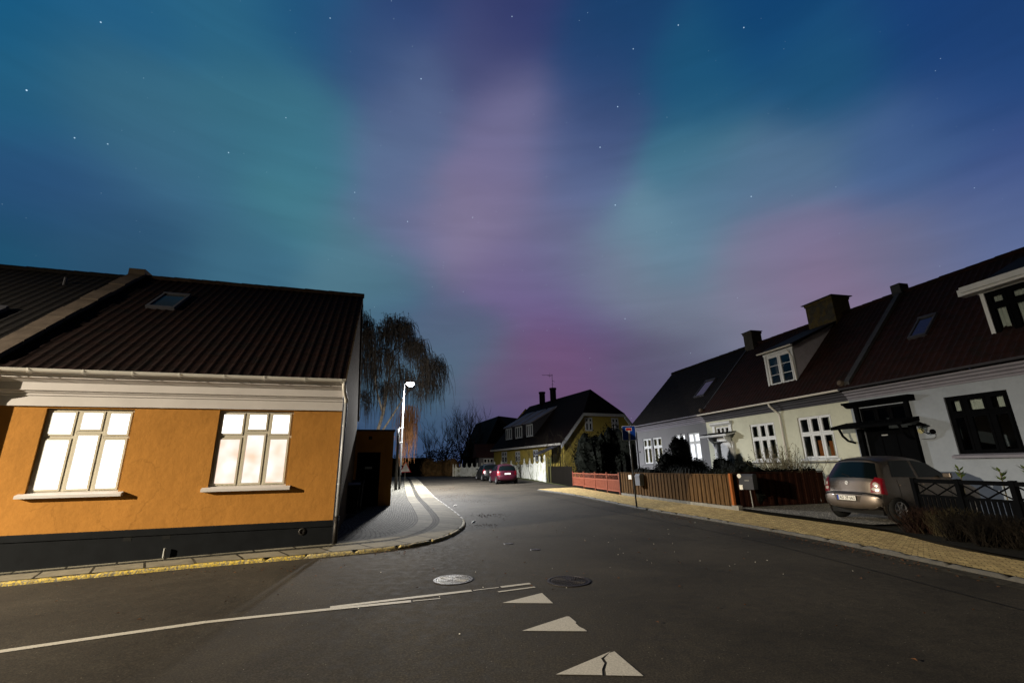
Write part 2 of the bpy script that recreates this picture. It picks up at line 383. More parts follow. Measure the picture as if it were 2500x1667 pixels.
def catmull(pl, per=8):
    P = [Vector(p) for p in pl]; out = []
    for i in range(len(P)-1):
        p0, p1, p2, p3 = P[max(i-1, 0)], P[i], P[i+1], P[min(i+2, len(P)-1)]
        for k in range(per):
            t = k/per; out.append(.5*((2*p1)+(p2-p0)*t+(2*p0-5*p1+4*p2-p3)*t*t+(3*p1-p0-3*p2+p3)*t**3))
    out.append(P[-1]); return out
def offset(pl, d, dv=None):      # to the left of travel
    out = []
    for i, p in enumerate(pl):
        t = (pl[min(i+2, len(pl)-1)] - pl[max(i-2, 0)]).normalized(); out.append(p + Vector((-t.y, t.x))*d)
    return out
# the land beyond
mb = MB()
xs = [-900,-300,-120,-60,-30,-14,-6,0,6,14,30,60,120,300,900]; ys = [-300,-60,-20,0,8,14,20,28,36,44,52,60,80,120,250,600,1500]
for y in ys:
    for x in xs: mb.v.append((x, y, gz(x, y)-.06))
W_ = len(xs)
for j in range(len(ys)-1):
    for i in range(W_-1): q = j*W_+i; mb.f.append((q, q+1, q+W_+1, q+W_)); mb.mi.append(0)
struct(mb.build('ground', M['verge']))
# road: fine grid following the rise of the street
mb = MB(); xs = [-45,-30,-20]+[-17.5+.5*i*2.5 for i in range(0, 23)]+[14, 20, 30, 45]; ys = [-25,-15,-8,-4]+[i*1.0 for i in range(0, 59)]
for y in ys:
    for x in xs: mb.v.append((x, y, gz(x, y)))
W_ = len(xs)
for j in range(len(ys)-1):
    for i in range(W_-1): q = j*W_+i; mb.f.append((q, q+1, q+W_+1, q+W_)); mb.mi.append(0)
struct(mb.build('road', M['asphalt'], smooth=True))

KL = [(-22, 4.0), (-16, 5.86), (-12, 7.1), (-8.62, 8.18), (-7.29, 8.6), (-5.82, 9.07), (-4.44, 9.42), (-3.7, 9.66), (-2.82, 10.03), (-2.2, 10.45), (-1.72, 11.27), (-1.47, 12.43), (-1.45, 13.79), (-1.76, 15.71),
      (-2.92, 20.06), (-4.2, 24.6), (-6.45, 33.63), (-9.6, 46.3), (-11.5, 53)]
kl = catmull(KL, 6)
i_pt = lambda x, y, pl: min(range(len(pl)), key=lambda i: (pl[i]-Vector((x, y))).length)
def kerb(name, pl, material, side=1, w=.085, h=.065, stone_len=.9, rnd=.012):
    pts, L = resample(pl, max(2, int(sum((pl[i+1]-pl[i]).length for i in range(len(pl)-1))/.075)))
    off = offset(pts, w*side); mb = MB(); n = len(pts)
    for i, (p, q) in enumerate(zip(pts, off)):
        s = L*i/(n-1); k = floor(s/stone_len); fr = s/stone_len-k
        gap = -.035 if fr < .06 else 0
        hh = h + (noise.noise((k*7.1, 0, 0)))*rnd*1.2 + noise.noise((s*6, 1, 0))*rnd + gap
        jx = noise.noise((s*9, 5, 0))*rnd*.9
        t = (q-p)/w
        g = gz(p.x, p.y)
        for (a_, z_) in ((-.0+jx, -.02), (.002+jx, hh*.6), (.02+jx, hh-.004), (w*.55, hh+.003+noise.noise((s*11, 9, 0))*rnd*.5), (w, hh-.002), (w, -.02)):
            mb.v.append((p.x+t.x*a_, p.y+t.y*a_, g+z_))
    for i in range(n-1):
        for j in range(5): q = i*6+j; mb.f.append((q, q+6, q+7, q+1) if side > 0 else (q, q+1, q+7, q+6)); mb.mi.append(0)
    return struct(mb.build(name, material, smooth=False))
iA = i_pt(-4.1, 9.5, kl); iB = i_pt(-2.5, 10.2, kl); iC = i_pt(-1.55, 15., kl)
kerb('kerb', kl[:iA+1], M['kerb_yellow']); kerb('kerb', kl[iA:iB+1], M['kerb_fade']); kerb('kerb', kl[iB:iC+1], M['kerb_fade']); kerb('kerb', kl[iC:], M['kerb'])
o0, o1, o2, o3 = offset(kl, .09), offset(kl, .80), offset(kl, .98), offset(kl, 1.46)
strip('pavement', o0, o1, 260, 2, .070, M['slab'], .66)
strip('pavement', o1, o2, 260, 1, .065, M['chausse'], .18)
strip('pavement', o2, o3, 260, 2, .069, M['slab2'], .48)
inner = [Vector(p) for p in ((-24, 8), (-10, 12.4), (-6.4, 13.0), (-5.6, 13.6), (-5.4, 15), (-6.2, 20), (-8.7, 30), (-14, 50), (-15, 54))]
strip('pavement', o3, catmull(inner, 6), 200, 6, .064, M['setts'])
strip('yard', catmull(inner, 6), [Vector((p.x-9, p.y+5)) for p in catmull(inner, 6)], 60, 3, .062, M['soil'])

KR = [(1.38, 28.52), (2.3, 26.2), (3.32, 23.29), (4.56, 17.96), (5.5, 14.57), (6.12, 11.95), (6.45, 10.33), (6.66, 8.39), (6.80, 6.65), (7.0, 3), (7.2, -8)]
kr = catmull(KR, 8)
kerb('kerb', kr, M['kerb_dark'], 1, .075, .07, .8, .02)
IR = [(1.40, 28.72), (2.6, 29.4), (3.83, 29.6), (4.5, 27), (5.33, 23.32), (7.42, 16.14), (7.69, 14.54), (8.05, 12.9), (8.36, 10.76), (8.0, 9.04), (7.96, 7.64), (8.1, 3), (8.3, -8)]
ir = catmull(IR, 6)
strip('pavement', offset(kr, .072), ir, 200, 6, .068, M['ybrick'])
strip('garden', ir, [Vector(p) for p in ((8, 34), (12, 33), (13, 31), (14, 28), (16, 22), (17, 16), (18, 12), (19, 8), (20, 4), (21, -8))], 80, 10, .11, M['soil'])
strip('driveway', [Vector(p) for p in ((7.50, 15.9), (7.72, 14.54), (8.08, 12.9), (8.40, 11.3))], [Vector(p) for p in ((12.2, 17.0), (12.6, 15.2), (12.9, 13.5), (13.2, 11.9))], 20, 10, .16, M['gravel'])
strip('verge', [Vector(p) for p in ((-8.4, 55), (-1, 49.5), (2.3, 37.6), (3.1, 33.5), (3.9, 30.4))], [Vector(p) for p in ((-3, 60), (3, 52), (6, 40), (7, 36), (7.4, 32))], 30, 4, .03, M['verge'])
# gutter grime along kerbs (wear strips lying on the road)
strip('gutter', offset(kr, -.34), offset(kr, .0), 160, 2, .006, mat('gutter_grit', (.045, .040, .030), .9, .6, 9, .6, 40), .3)

# road markings -----------------------------------------------------------
def marking(name, polys, label, cat='road marking', group=None):
    mb = MB()
    for pl in polys:
        mb.add([(x, y, gz(x, y)+.005) for x, y in pl], [tuple(range(len(pl)))])
    o = mb.build(name, M['paint'])
    for p in o.data.polygons:
        if p.normal.z < 0: o.data.flip_normals(); break
    return struct(o)
tri = [((-.18, 6.23), (.45, 6.17), (.34, 6.64)), ((.05, 5.24), (.72, 5.19), (.58, 5.67)), ((.31, 4.23), (1.01, 4.17), (.865, 4.68))]
marking('give_way_marking', [tri[0]], '')
marking('give_way_marking', [[(.05,5.24),(.72,5.19),(.70,5.25),(.655,5.33),(.63,5.44),(.645,5.47),(.59,5.66),(.56,5.665)]], '')
(p0, p1, p2) = tri[2]
marking('give_way_marking', [[p0, (.685, 4.20), (.70, 4.30), (.745, 4.42), (.735, 4.52), (.80, 4.63), (.85, 4.67)], [(.715, 4.195), p1, (.885, 4.67), (.83, 4.635), (.762, 4.52), (.77, 4.43), (.728, 4.30)]], '')
def line(pa, pb, w):
    a, b = Vector(pa), Vector(pb); t = (b-a).normalized(); nn = Vector((-t.y, t.x))*w/2
    n = max(2, int((b-a).length/.5)); return [[(a.lerp(b, i/n)-nn)[:], (a.lerp(b, (i+1)/n)-nn)[:], (a.lerp(b, (i+1)/n)+nn)[:], (a.lerp(b, i/n)+nn)[:]] for i in range(n)]
marking('lane_line', line((-12, 2.0), (-5.2, 5.10), .11)+line((-5.2, 5.10), (-3.6, 5.78), .11)+line((-3.6, 5.78), (-1.36, 6.39), .095)+line((-1.34, 6.395), (-1.0, 6.485), .03), '')
marking('lane_line', line((-2.33, 6.21), (-.62, 6.83), .09)+line((-.6, 6.84), (-.25, 6.97), .03)+line((-.22, 6.985), (.2, 7.15), .08), '')
marking('lane_line', line((-.25, 6.74), (.26, 6.95), .05), '')
def cover(x, y, r, material, label, ring=None):
    t = thing('manhole_cover', (x, y, gz(x, y)), .3, label, 'manhole cover')
    mb = MB(); mb.lathe([(r+.05, .002), (r+.05, .010), (r+.012, .012), (r+.010, .004)], (0, 0, 0), n=36); mb.build('rim', M['cast_iron'], t)
    mb = MB(); mb.lathe([(r, .004), (r, .009), (0.001, .009)], (0, 0, 0), n=36)
    for k in range(6):
        for j in range(10+k*5):
            a = 2*pi*j/(10+k*5); rr = r*(.15+.15*k)*.98
            if rr > r*.93: rr = r*.9
            mb.obox((rr*cos(a), rr*sin(a), .012), (.014*cos(a), .014*sin(a), 0), (-.009*sin(a), .009*cos(a), 0), (0, 0, .003))
    mb.build('lid', material, t)
cover(-.96, 7.47, .25, M['cast_steel'], 'pale worn round manhole cover in the road behind the double white line')
cover(.77, 7.24, .27, M['cast_iron'], 'dark round manhole cover in the road near the first give way triangle')
for (x, y, lb) in ((.40, 9.83, 'small round valve cover sunk in the asphalt in the middle of the street'), (-.15, 10.6, 'smaller valve cover in the asphalt, nearer the orange house corner')):
    mb = MB(); mb.lathe([(.11, .001), (.10, .008), (.001, .008)], (0, 0, 0), n=20)
    tag(mb.build('valve_cover', M['cast_iron'], loc=(x, y, gz(x, y))), lb, 'valve cover')

def wear(name, pl, w, m, dz):
    strip(name, offset(pl, -w/2), offset(pl, w/2), 60, 1, dz, m, w)
M['tar'] = mat('tar_seam', (.008, .0075, .007), .6, .3, 9); M['patch'] = mat('asphalt_patch', (.018, .016, .0135), .9, .55, 40, .6, 60, dirt=(.035, .03, .024), dscale=30)
wear('road_seam', offset(kr, -1.25), .035, M['tar'], .004)
# ------------------------------------------------------------------ house pieces
def wall_open(mb, x0, x1, z0, z1, ops, y=0., dep=.13):
    xs = sorted({x0, x1, *[o[0] for o in ops], *[o[1] for o in ops]}); zs = sorted({z0, z1, *[o[2] for o in ops], *[o[3] for o in ops]})
    for i in range(len(xs)-1):
        for j in range(len(zs)-1):
            cx, cz = (xs[i]+xs[i+1])/2, (zs[j]+zs[j+1])/2
            if any(o[0] < cx < o[1] and o[2] < cz < o[3] for o in ops): continue
            mb.quad((xs[i], y, zs[j]), (xs[i+1], y, zs[j]), (xs[i+1], y, zs[j+1]), (xs[i], y, zs[j+1]))
    for (a, b, c, d) in ops:
        mb.quad((a, y, c), (a, y, d), (a, y+dep, d), (a, y+dep, c)); mb.quad((b, y, d), (b, y, c), (b, y+dep, c), (b, y+dep, d))
        mb.quad((a, y, d), (b, y, d), (b, y+dep, d), (a, y+dep, d)); mb.quad((b, y, c), (a, y, c), (a, y+dep, c), (b, y+dep, c))
def window(parent, x0, x1, z0, z1, cols, trans, mf, panes, y=.06, fw=.045, mw=.05, sash=.038, bars=None, sill=None, sillm=None, curtains=None, d=.07, name='window', inner=None, hinge=None):
    """cols: inner column fractions incl 0,1 ; trans: per column list of height fractions from the top"""
    mb = MB(); pm = [MB() for _ in panes]
    mb.box(x0, x1, y, y+d, z1-fw, z1); mb.box(x0, x1, y, y+d, z0, z0+fw); mb.box(x0, x0+fw, y, y+d, z0+fw, z1-fw); mb.box(x1-fw, x1, y, y+d, z0+fw, z1-fw)
    X = [x0+fw+(x1-x0-2*fw)*c for c in cols]; ZT, ZB = z1-fw, z0+fw
    for c in X[1:-1]: mb.box(c-mw/2, c+mw/2, y-.006, y+d, ZB, ZT)
    for k in range(len(X)-1):
        a = X[k]+(mw/2 if k > 0 else 0); b = X[k+1]-(mw/2 if k < len(X)-2 else 0)
        tz = [ZT]+[ZT-(ZT-ZB)*f for f in trans[k]]+[ZB]
        for j in range(len(tz)-1):
            top = tz[j]-(mw/2 if j > 0 else 0); bot = tz[j+1]+(mw/2 if j < len(tz)-2 else 0)
            if j > 0: mb.box(a, b, y-.004, y+d, tz[j]-mw/2, tz[j]+mw/2)
            g = .004; a2, b2, t2, o2 = a+g, b-g, top-g, bot+g; s = sash
            mb.box(a2, b2, y-.016, y+.04, t2-s, t2); mb.box(a2, b2, y-.016, y+.04, o2, o2+s); mb.box(a2, a2+s, y-.016, y+.04, o2+s, t2-s); mb.box(b2-s, b2, y-.016, y+.04, o2+s, t2-s)
            if bars:
                nb = bars
                for q in range(1, nb): zz = o2+(t2-o2)*q/nb; mb.box(a2+s, b2-s, y-.008, y+.03, zz-.011, zz+.011)
            pi_ = min(j, len(panes)-1); yy = y+.022
            pm[pi_].quad((a2+s, yy, o2+s), (b2-s, yy, o2+s), (b2-s, yy, t2-s), (a2+s, yy, t2-s))
    w = mb.build(name, mf, parent)
    for p, m in zip(pm, panes):
        if p.v: p.build('pane', m, w)
    if sill:
        sb = MB(); ov, dep, th = sill; sb.prism([(-dep, z0-.02-th), (-dep, z0-.02), (y, z0+.03), (y, z0-.02-th)], x0-ov, x1+ov); sb.build('sill', sillm or mf, w)
    if curtains:
        for (a, b, za, zb, m) in curtains:
            cb = MB(); n = max(4, int((b-a)/.02)); 
            for i in range(n):
                xa, xb = a+(b-a)*i/n, a+(b-a)*(i+1)/n; ya, yb = y+.14+.02*sin(xa*70), y+.14+.02*sin(xb*70)
                cb.quad((xa, ya, za), (xb, yb, za), (xb, yb, zb), (xa, ya, zb))
            cb.build('curtain', m, w)
    return w
def roof_tiles(mb, x0, x1, y0, z0, y1, z1, pitch=.22, course=.34, amp=.020, flip=False):
    nx = int(round((x1-x0)/pitch)); pw = (x1-x0)/nx; L = sqrt((y1-y0)**2+(z1-z0)**2); nr = int(round(L/course)); sy, sz = (y1-y0)/L, (z1-z0)/L; ny, nz = -sz, sy
    shp = [(0, .0), (.16, .9), (.30, 1.), (.44, .55), (.60, .05), (.82, -.12), (.97, .0)]
    for r in range(nr):
        vs = []; a0, a1 = L*r/nr - (.03 if r else .05), L*(r+1)/nr
        for i in range(nx):
            jz = noise.noise((i*3.3, r*5.7, x0))*.006
            for (u, h) in shp:
                x = x0+(i+u)*pw; wob = noise.noise((x*.6, r*.4, 3))*.02
                for (a, lift) in ((a0, .010), (a1, .0)):
                    hh = h*amp+lift+jz; vs.append((x, y0+sy*a+ny*hh, z0+sz*a+nz*hh+wob*.4))
        x = x1
        for (a, lift) in ((a0, .010), (a1, .0)): vs.append((x, y0+sy*a+ny*lift, z0+sz*a+nz*lift))
        k = len(vs)//2
        mb.add(vs, [(2*i, 2*i+2, 2*i+3, 2*i+1) for i in range(k-1)])
        # lip under each course
        vl = []
        for i in range(k): p = vs[2*i]; vl += [p, (p[0], p[1]-ny*.012, p[2]-nz*.012)]
        mb.add(vl, [(2*i, 2*i+1, 2*i+3, 2*i+2) for i in range(k-1)])
def ridge(mb, x0, x1, y, z, r=.10, seg=.40):
    n = int(round((x1-x0)/seg)); w = (x1-x0)/n
    for i in range(n):
        jz = noise.noise((i*2.7, x0, 0))*.012
        r0, r1 = r*1.0, r*.86
        if random.random() < .0: continue
        mb.tube([(x0+i*w, y, z+jz), (x0+(i+1.06)*w, y, z+jz+.004)], [r0, r1], 10)
def gutter(mb, x0, x1, y, z, r=.065, brackets=None):
    prof_ = [(y+r*cos(pi+pi*k/8), z+r*sin(pi+pi*k/8)) for k in range(9)]
    prof_ += [(y+(r-.006)*cos(2*pi-pi*k/8), z+(r-.006)*sin(2*pi-pi*k/8)) for k in range(9)]
    mb.prism(prof_, x0, x1)
    mb.tube([(x0, y-r, z), (x1, y-r, z)], .009, 6)
    for b in (brackets or []):
        mb.box(b-.014, b+.014, y-r-.012, y-r-.006, z-.05, z+.01); mb.box(b-.012, b+.012, y-r, y+r, z-r-.012, z-r-.004)
def skylight(parent, x0, x1, ya, yb, plane, name='skylight'):
    y0, z0, y1, z1 = plane; k = (z1-z0)/(y1-y0); th = atan2(z1-z0, y1-y0); ny, nz = -sin(th), cos(th)
    P = lambda x, y, h: (x, y+ny*h, z0+k*(y-y0)+nz*h)
    mb = MB(); w = .06
    def bar(xa, xb, y_a, y_b, h0=.0, h1=.10): mb.add([P(xa,y_a,h0),P(xb,y_a,h0),P(xb,y_b,h0),P(xa,y_b,h0),P(xa,y_a,h1),P(xb,y_a,h1),P(xb,y_b,h1),P(xa,y_b,h1)], [(0,3,2,1),(4,5,6,7),(0,1,5,4),(1,2,6,5),(2,3,7,6),(3,0,4,7)])
    bar(x0-w, x1+w, ya-w, ya); bar(x0-w, x1+w, yb, yb+w, 0, .12); bar(x0-w, x0, ya, yb); bar(x1, x1+w, ya, yb)
    f = mb.build(name, M['zinc'], parent)
    g = MB(); g.quad(P(x0, ya, .07), P(x1, ya, .07), P(x1, yb, .07), P(x0, yb, .07)); g.build('pane', M['sky_glass'], f)
    return f
def chimney(parent, x0, x1, y0, y1, z0, z1, m, cap=True, ov=.07):
    mb = MB(); mb.box(x0, x1, y0, y1, z0, z1-.12); mb.box(x0-.03, x1+.03, y0-.03, y1+.03, z1-.12, z1-.003)
    c = mb.build('chimney', m, parent)
    if cap:
        q = MB(); q.box(x0-ov, x1+ov, y0-ov, y1+ov, z1, z1+.03); q.build('cap', M['zinc'], c)
    return c

# ------------------------------------------------------------------ ORANGE HOUSE (left)
PL0 = (-4.15, 10.79, 0)
H1 = thing('orange_house', PL0, AL, 'orange plastered corner house with two brightly lit white windows and dark tiled roof', 'house')
RL = (-.30, 3.70, 4.6, 7.72)
w1 = (-5.71, -4.19, 1.27, 2.96); w2 = (-2.59, -1.06, 1.30, 2.97)
mb = MB(); XL = -6.75
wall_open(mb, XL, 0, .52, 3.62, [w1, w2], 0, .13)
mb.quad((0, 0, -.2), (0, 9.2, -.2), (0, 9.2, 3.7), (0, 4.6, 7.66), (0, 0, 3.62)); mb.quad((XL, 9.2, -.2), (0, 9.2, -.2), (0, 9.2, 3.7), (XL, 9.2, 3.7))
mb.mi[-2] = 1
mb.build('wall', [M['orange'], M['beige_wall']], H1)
mb = MB(); mb.prism([(-.035, -.5), (-.035, .40), (-.055, .41), (-.055, .52), (0, .535), (.1, .52), (.1, -.5)], XL, .015)
pl = mb.build('plinth', M['plinth'], H1)
for x in (-3.85, -3.18): mb = MB(); mb.box(x-.07, x+.07, -.037, -.030, .32, .40); mb.build('vent', M['black'], pl)
mb = MB(); mb.lathe([(.075, 0), (.075, .012), (.05, .02), (.05, .0), (.001, .002)], (-.62, -.036, .33), (0, -1, 0), 20); mb.build('vent', M['cast_iron'], pl)
mb = MB(); mb.tube([(-3.15, -.09, -.02), (-3.15, -.09, .16)], .022, 10); mb.build('pipe_stub', M['galv'], pl)
cor = [(0, 3.0), (-.045, 3.0), (-.045, 3.20), (-.065, 3.215), (-.065, 3.25), (-.095, 3.28), (-.095, 3.30), (-.13, 3.31), (-.13, 3.47), (-.20, 3.53), (-.24, 3.55), (-.24, 3.60), (-.27, 3.62), (-.27, 3.66), (0, 3.68)]
mb = MB(); mb.prism(cor[::-1], XL-3.2, 0.0); mb.build('cornice', M['white_trim'], H1)
mb = MB(); roof_tiles(mb, XL+.12, .06, *RL, pitch=.213)
mb.quad((XL, RL[2], RL[3]), (.06, RL[2], RL[3]), (.06, 9.5, 3.66), (XL, 9.5, 3.66))
mb.quad((XL, RL[0], RL[1]-.04), (.04, RL[0], RL[1]-.04), (.04, RL[2], RL[3]-.05), (XL, RL[2], RL[3]-.05))
rf = mb.build('roof', M['tiles_left'], H1)
mb = MB(); ridge(mb, XL+.1, .07, RL[2], RL[3]+.01); mb.build('ridge_tiles', M['ridge'], rf)
mb = MB(); L_ = atan2(RL[3]-RL[1], RL[2]-RL[0])
mb.add([(x, y, z) for x in (.03, .062) for (y, z) in ((RL[0]-.02, RL[1]-.14), (RL[0]-.02, RL[1]+.0), (RL[2], RL[3]+.0), (9.5, 3.66), (9.5, 3.5), (RL[2], RL[3]-.17))], [(0,1,2,5),(5,2,3,4),(6,11,8,7),(11,10,9,8),(0,5,11,6),(1,7,8,2),(0,6,7,1)])
mb.build('verge_board', M['beige_wall'], rf)
skylight(H1, -5.50, -4.93, 2.62, 3.40, RL)
mb = MB(); gutter(mb, XL-3.2, .05, -.345, 3.70, .068, [-8.2,-7.3,-6.45,-5.95,-5.05,-4.2,-3.35,-2.5,-1.7,-.85,-.05]); gt = mb.build('gutter', M['white_metal'], H1, smooth=False)
mb = MB(); mb.tube([(.02, -.345, 3.63), (.02, -.345, 3.55), (.03, -.30, 3.46), (.05, -.16, 3.36), (.075, -.07, 3.28), (.08, -.06, 3.18)], .045, 12); mb.build('downpipe_bend', M['white_metal'], H1, smooth=True)
mb = MB(); mb.tube([(.08, -.06, 3.18), (.08, -.06, .62)], .042, 14)
mb.lathe([(.05, 0), (.05, .03)], (.08, -.06, 2.62), n=14); mb.lathe([(.05, 0), (.05, .03)], (.08, -.06, 1.3), n=14)
dp = mb.build('downpipe', M['grey_pipe'], H1, smooth=True)
mb = MB(); mb.tube([(.08, -.06, .62), (.08, -.06, .02)], .052, 14); mb.build('downpipe_foot', M['cast_iron'], H1, smooth=True)
mb = MB(); mb.tube([(-6.80, -.345, 3.63), (-6.80, -.345, 3.48), (-6.79, -.30, 3.38), (-6.78, -.20, 3.27), (-6.78, -.17, 3.15), (-6.78, -.17, 0)], .055, 12); mb.build('downpipe', M['grey_pipe'], H1, smooth=True)
tr = [[.335], [.275], [.335]]
cols = [0, .345, .68, 1]
window(H1, *w1, cols, tr, M['putty'], [M['lit'], M['lit']], sill=(.10, .10, .055), sillm=M['white_trim'])
window(H1, *w2, cols, tr, M['putty'], [M['lit'], M['lit_warm']], sill=(.10, .10, .055), sillm=M['white_trim'])
# house next door (left)
H0 = thing('dark_roofed_house', PL0, AL, 'neighbouring house with black roof and small skylight beyond the raised stone parapet', 'house')
mb = MB(); mb.quad((-16, 0, -.6), (XL, 0, -.6), (XL, 0, 3.62), (-16, 0, 3.62)); mb.quad((-16, 9.2, -.6), (XL, 9.2, -.6), (XL, 9.2, 3.7), (-16, 9.2, 3.7)); mb.quad((-16, 0, -.6), (-16, 9.2, -.6), (-16, 9.2, 3.7), (-16, 4.6, 7.6), (-16, 0, 3.6))
mb.build('wall', M['orange'], H0)
mb = MB(); RN = (-.30, 3.70, 4.6, 7.66); roof_tiles(mb, -16, XL-.28, *RN, pitch=.22); mb.quad((-16, 4.6, 7.66), (XL, 4.6, 7.66), (XL, 9.5, 3.66), (-16, 9.5, 3.66)); r0 = mb.build('roof', M['tiles_dark'], H0)
mb = MB(); ridge(mb, -16, XL-.2, 4.6, 7.67); mb.build('ridge_tiles', M['tiles_dark'], r0)
skylight(H0, -8.9, -8.2, 1.45, 2.0, RN)
mb = MB(); mb.tube([(-8.2, 3.75, 6.9), (-8.2, 3.75, 7.2)], .04, 8); mb.build('roof_vent', M['zinc'], H0)
# parapet between the two roofs
mb = MB(); k = (RL[3]-RL[1])/(RL[2]-RL[0])
steps = 9
for i in range(steps):
    ya, yb = -.12+(4.72)*i/steps, -.12+(4.72)*(i+1)/steps-.02; za, zb = RL[1]+k*(ya+.3)+.14, RL[1]+k*(yb+.3)+.14; j = .02*(i % 2)
    j += .03*noise.noise((i*1.7, 0, 0))
    mb.add([(x, y, z) for x in (XL-.30, XL+.10) for (y, z) in ((ya, za-.07+j), (ya, za+.05+j), (yb, zb+.05+j), (yb, zb-.07+j))], [(0,1,2,3),(4,7,6,5),(0,4,5,1),(1,5,6,2),(2,6,7,3),(3,7,4,0)])
for (y, z) in ((4.7, RL[3]+.13),): mb.box(XL-.32, XL+.12, y-.28, y+.5, z-.1, z+.10)
mb.build('parapet_coping', M['parapet'], H0)
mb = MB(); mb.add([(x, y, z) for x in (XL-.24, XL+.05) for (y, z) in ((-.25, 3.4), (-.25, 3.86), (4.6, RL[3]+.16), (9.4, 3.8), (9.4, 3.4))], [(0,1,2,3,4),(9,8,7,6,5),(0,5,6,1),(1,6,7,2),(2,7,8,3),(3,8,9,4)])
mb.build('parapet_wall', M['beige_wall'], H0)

# ------------------------------------------------------------------ SHED behind the orange house
SH = thing('shed', PL0, AL, 'low orange flat topped outbuilding with a black door behind the corner house', 'shed')
mb = MB(); wall_open(mb, -1.2, 1.58, 0, 3.22, [(.1, 1.06, .1, 2.32)], 9.25, .1)
mb.quad((1.58, 9.25, 0), (1.58, 13.0, 0), (1.58, 13.0, 3.22), (1.58, 9.25, 3.22)); mb.quad((-1.2, 9.25, 3.22), (1.58, 9.25, 3.22), (1.58, 13.0, 3.22), (-1.2, 13.0, 3.22)); mb.quad((-1.2, 13, 0), (1.58, 13, 0), (1.58, 13, 3.22), (-1.2, 13, 3.22))
mb.build('wall', M['orange'], SH)
mb = MB(); mb.box(-1.25, 1.63, 9.2, 13.05, 3.221, 3.29); mb.build('roof_edge', M['zinc'], SH)
mb = MB(); mb.box(.1, 1.06, 9.30, 9.34, .1, 2.32)
for (a, b, c, d) in ((.2, .52, .25, 1.1), (.64, .96, .25, 1.1), (.2, .52, 1.25, 2.2), (.64, .96, 1.25, 2.2)): mb.box(a, b, 9.288, 9.30, c, d)
dr = mb.build('door', M['dark_paint'], SH)
mb = MB(); mb.box(.44, .74, 9.275, 9.286, 1.62, 1.72); mb.build('letter_plate', M['galv'], dr)
mb = MB(); mb.box(.52, .66, 9.245, 9.252, 2.86, 3.0); mb.build('vent', M['black'], SH)
def bin_(loc, rz, label):
    t = thing('wheelie_bin', loc, rz, label, 'bin')
    mb = MB(); mb.add([(x*sx, y*sy, z) for z, sx, sy in ((.06, .24, .27), (.95, .29, .34)) for x, y in ((-1,-1),(1,-1),(1,1),(-1,1))], [(0,3,2,1),(4,5,6,7),(0,1,5,4),(1,2,6,5),(2,3,7,6),(3,0,4,7)])
    mb.build('body', M['bin'], t, bevel=.02)
    mb = MB(); mb.prism([(-.37, .955), (-.38, 1.0), (-.1, 1.06), (.3, 1.07), (.38, 1.03), (.38, .955)], -.31, .31); mb.build('lid', M['bin'], t, bevel=.015)
    mb = MB(); mb.tube([(-.24, .42, 1.0), (.24, .42, 1.0)], .016, 8); mb.build('handle', M['bin'], t)
    for s_ in (-1, 1):
        mb = MB(); mb.lathe([(.001, -.03), (.10, -.03), (.10, .03), (.001, .03)], (s_*.24, .30, .10), (1, 0, 0), 16); mb.build('wheel', M['tyre'], t)
    return t
bin_((-5.75, 16.35, gz(-6, 16)+.1), .35, 'black wheeled rubbish bin standing by the gable, nearer the downpipe')
bin_((-6.35, 18.6, gz(-6, 18)+.1), .25, 'black wheeled rubbish bin standing right before the black shed door')

# ------------------------------------------------------------------ street lamp, posts
def lamp(loc, rz, h, label, glow, arm=.42):
    t = thing('street_lamp', loc, rz, label, 'street lamp', None)
    mb = MB(); mb.tube([(0, 0, 0), (0, 0, 1.0), (0, 0, h)], [.075, .07, .042], 12); mb.build('pole', M['lamp_pole'], t, smooth=True)
    mb = MB(); mb.tube([(0, 0, h-.02), (.08, 0, h+.06), (arm*.55, 0, h+.1)], .03, 8); mb.build('arm', M['galv'], t, smooth=True)
    mb = MB(); mb.add([(x, y, z) for z, k_ in ((h+.05, 1.), (h+.13, .8)) for x, y in ((arm*.4, -.11*k_), (arm*.4+.62*k_, -.13*k_), (arm*.4+.62*k_, .13*k_), (arm*.4, .11*k_))], [(0,3,2,1),(4,5,6,7),(0,1,5,4),(1,2,6,5),(2,3,7,6),(3,0,4,7)])
    mb.build('lamp_head', M['galv'], t, bevel=.02)
    mb = MB(); mb.lathe([(.27, .0), (.25, -.09), (.16, -.18), (.001, -.21)], (arm*.4+.33, 0, h+.045), n=20); mb.build('lens', glow, t, smooth=True)
    return t
LX, LY, LH = -7.62, 30.8, 7.02
lamp((LX, LY, gz(LX, LY)+.09), 0, LH, 'tall street lamp with a glaring white light before the bare birch', M['lamp_glow'], .25)
P2 = thing('steel_post', (-7.66, 30.0, gz(-7.6, 30)+.09), 0, 'shorter dark steel post with a small bracket beside the shed corner', 'post')
mb = MB(); mb.tube([(0, 0, 0), (0, 0, 3.0), (0, 0, 3.85)], [.10, .09, .085], 12); mb.build('pole', M['pole_dark'], P2, smooth=True)
mb = MB(); mb.tube([(0, 0, 3.80), (.05, 0, 3.9), (.34, 0, 3.92)], .045, 8); mb.build('bracket', M['galv'], P2)
mb = MB(); mb.tube([(.12, 0, 2.95), (.30, 0, 2.99)], .05, 8); mb.build('bracket', M['galv'], P2)
L1W = (-28.3, -6.0)
lamp((L1W[0], L1W[1], gz(*L1W)), radians(20), 9.0, 'street lamp on the near side of the cross street, beyond the left edge', M['lamp_warm'])

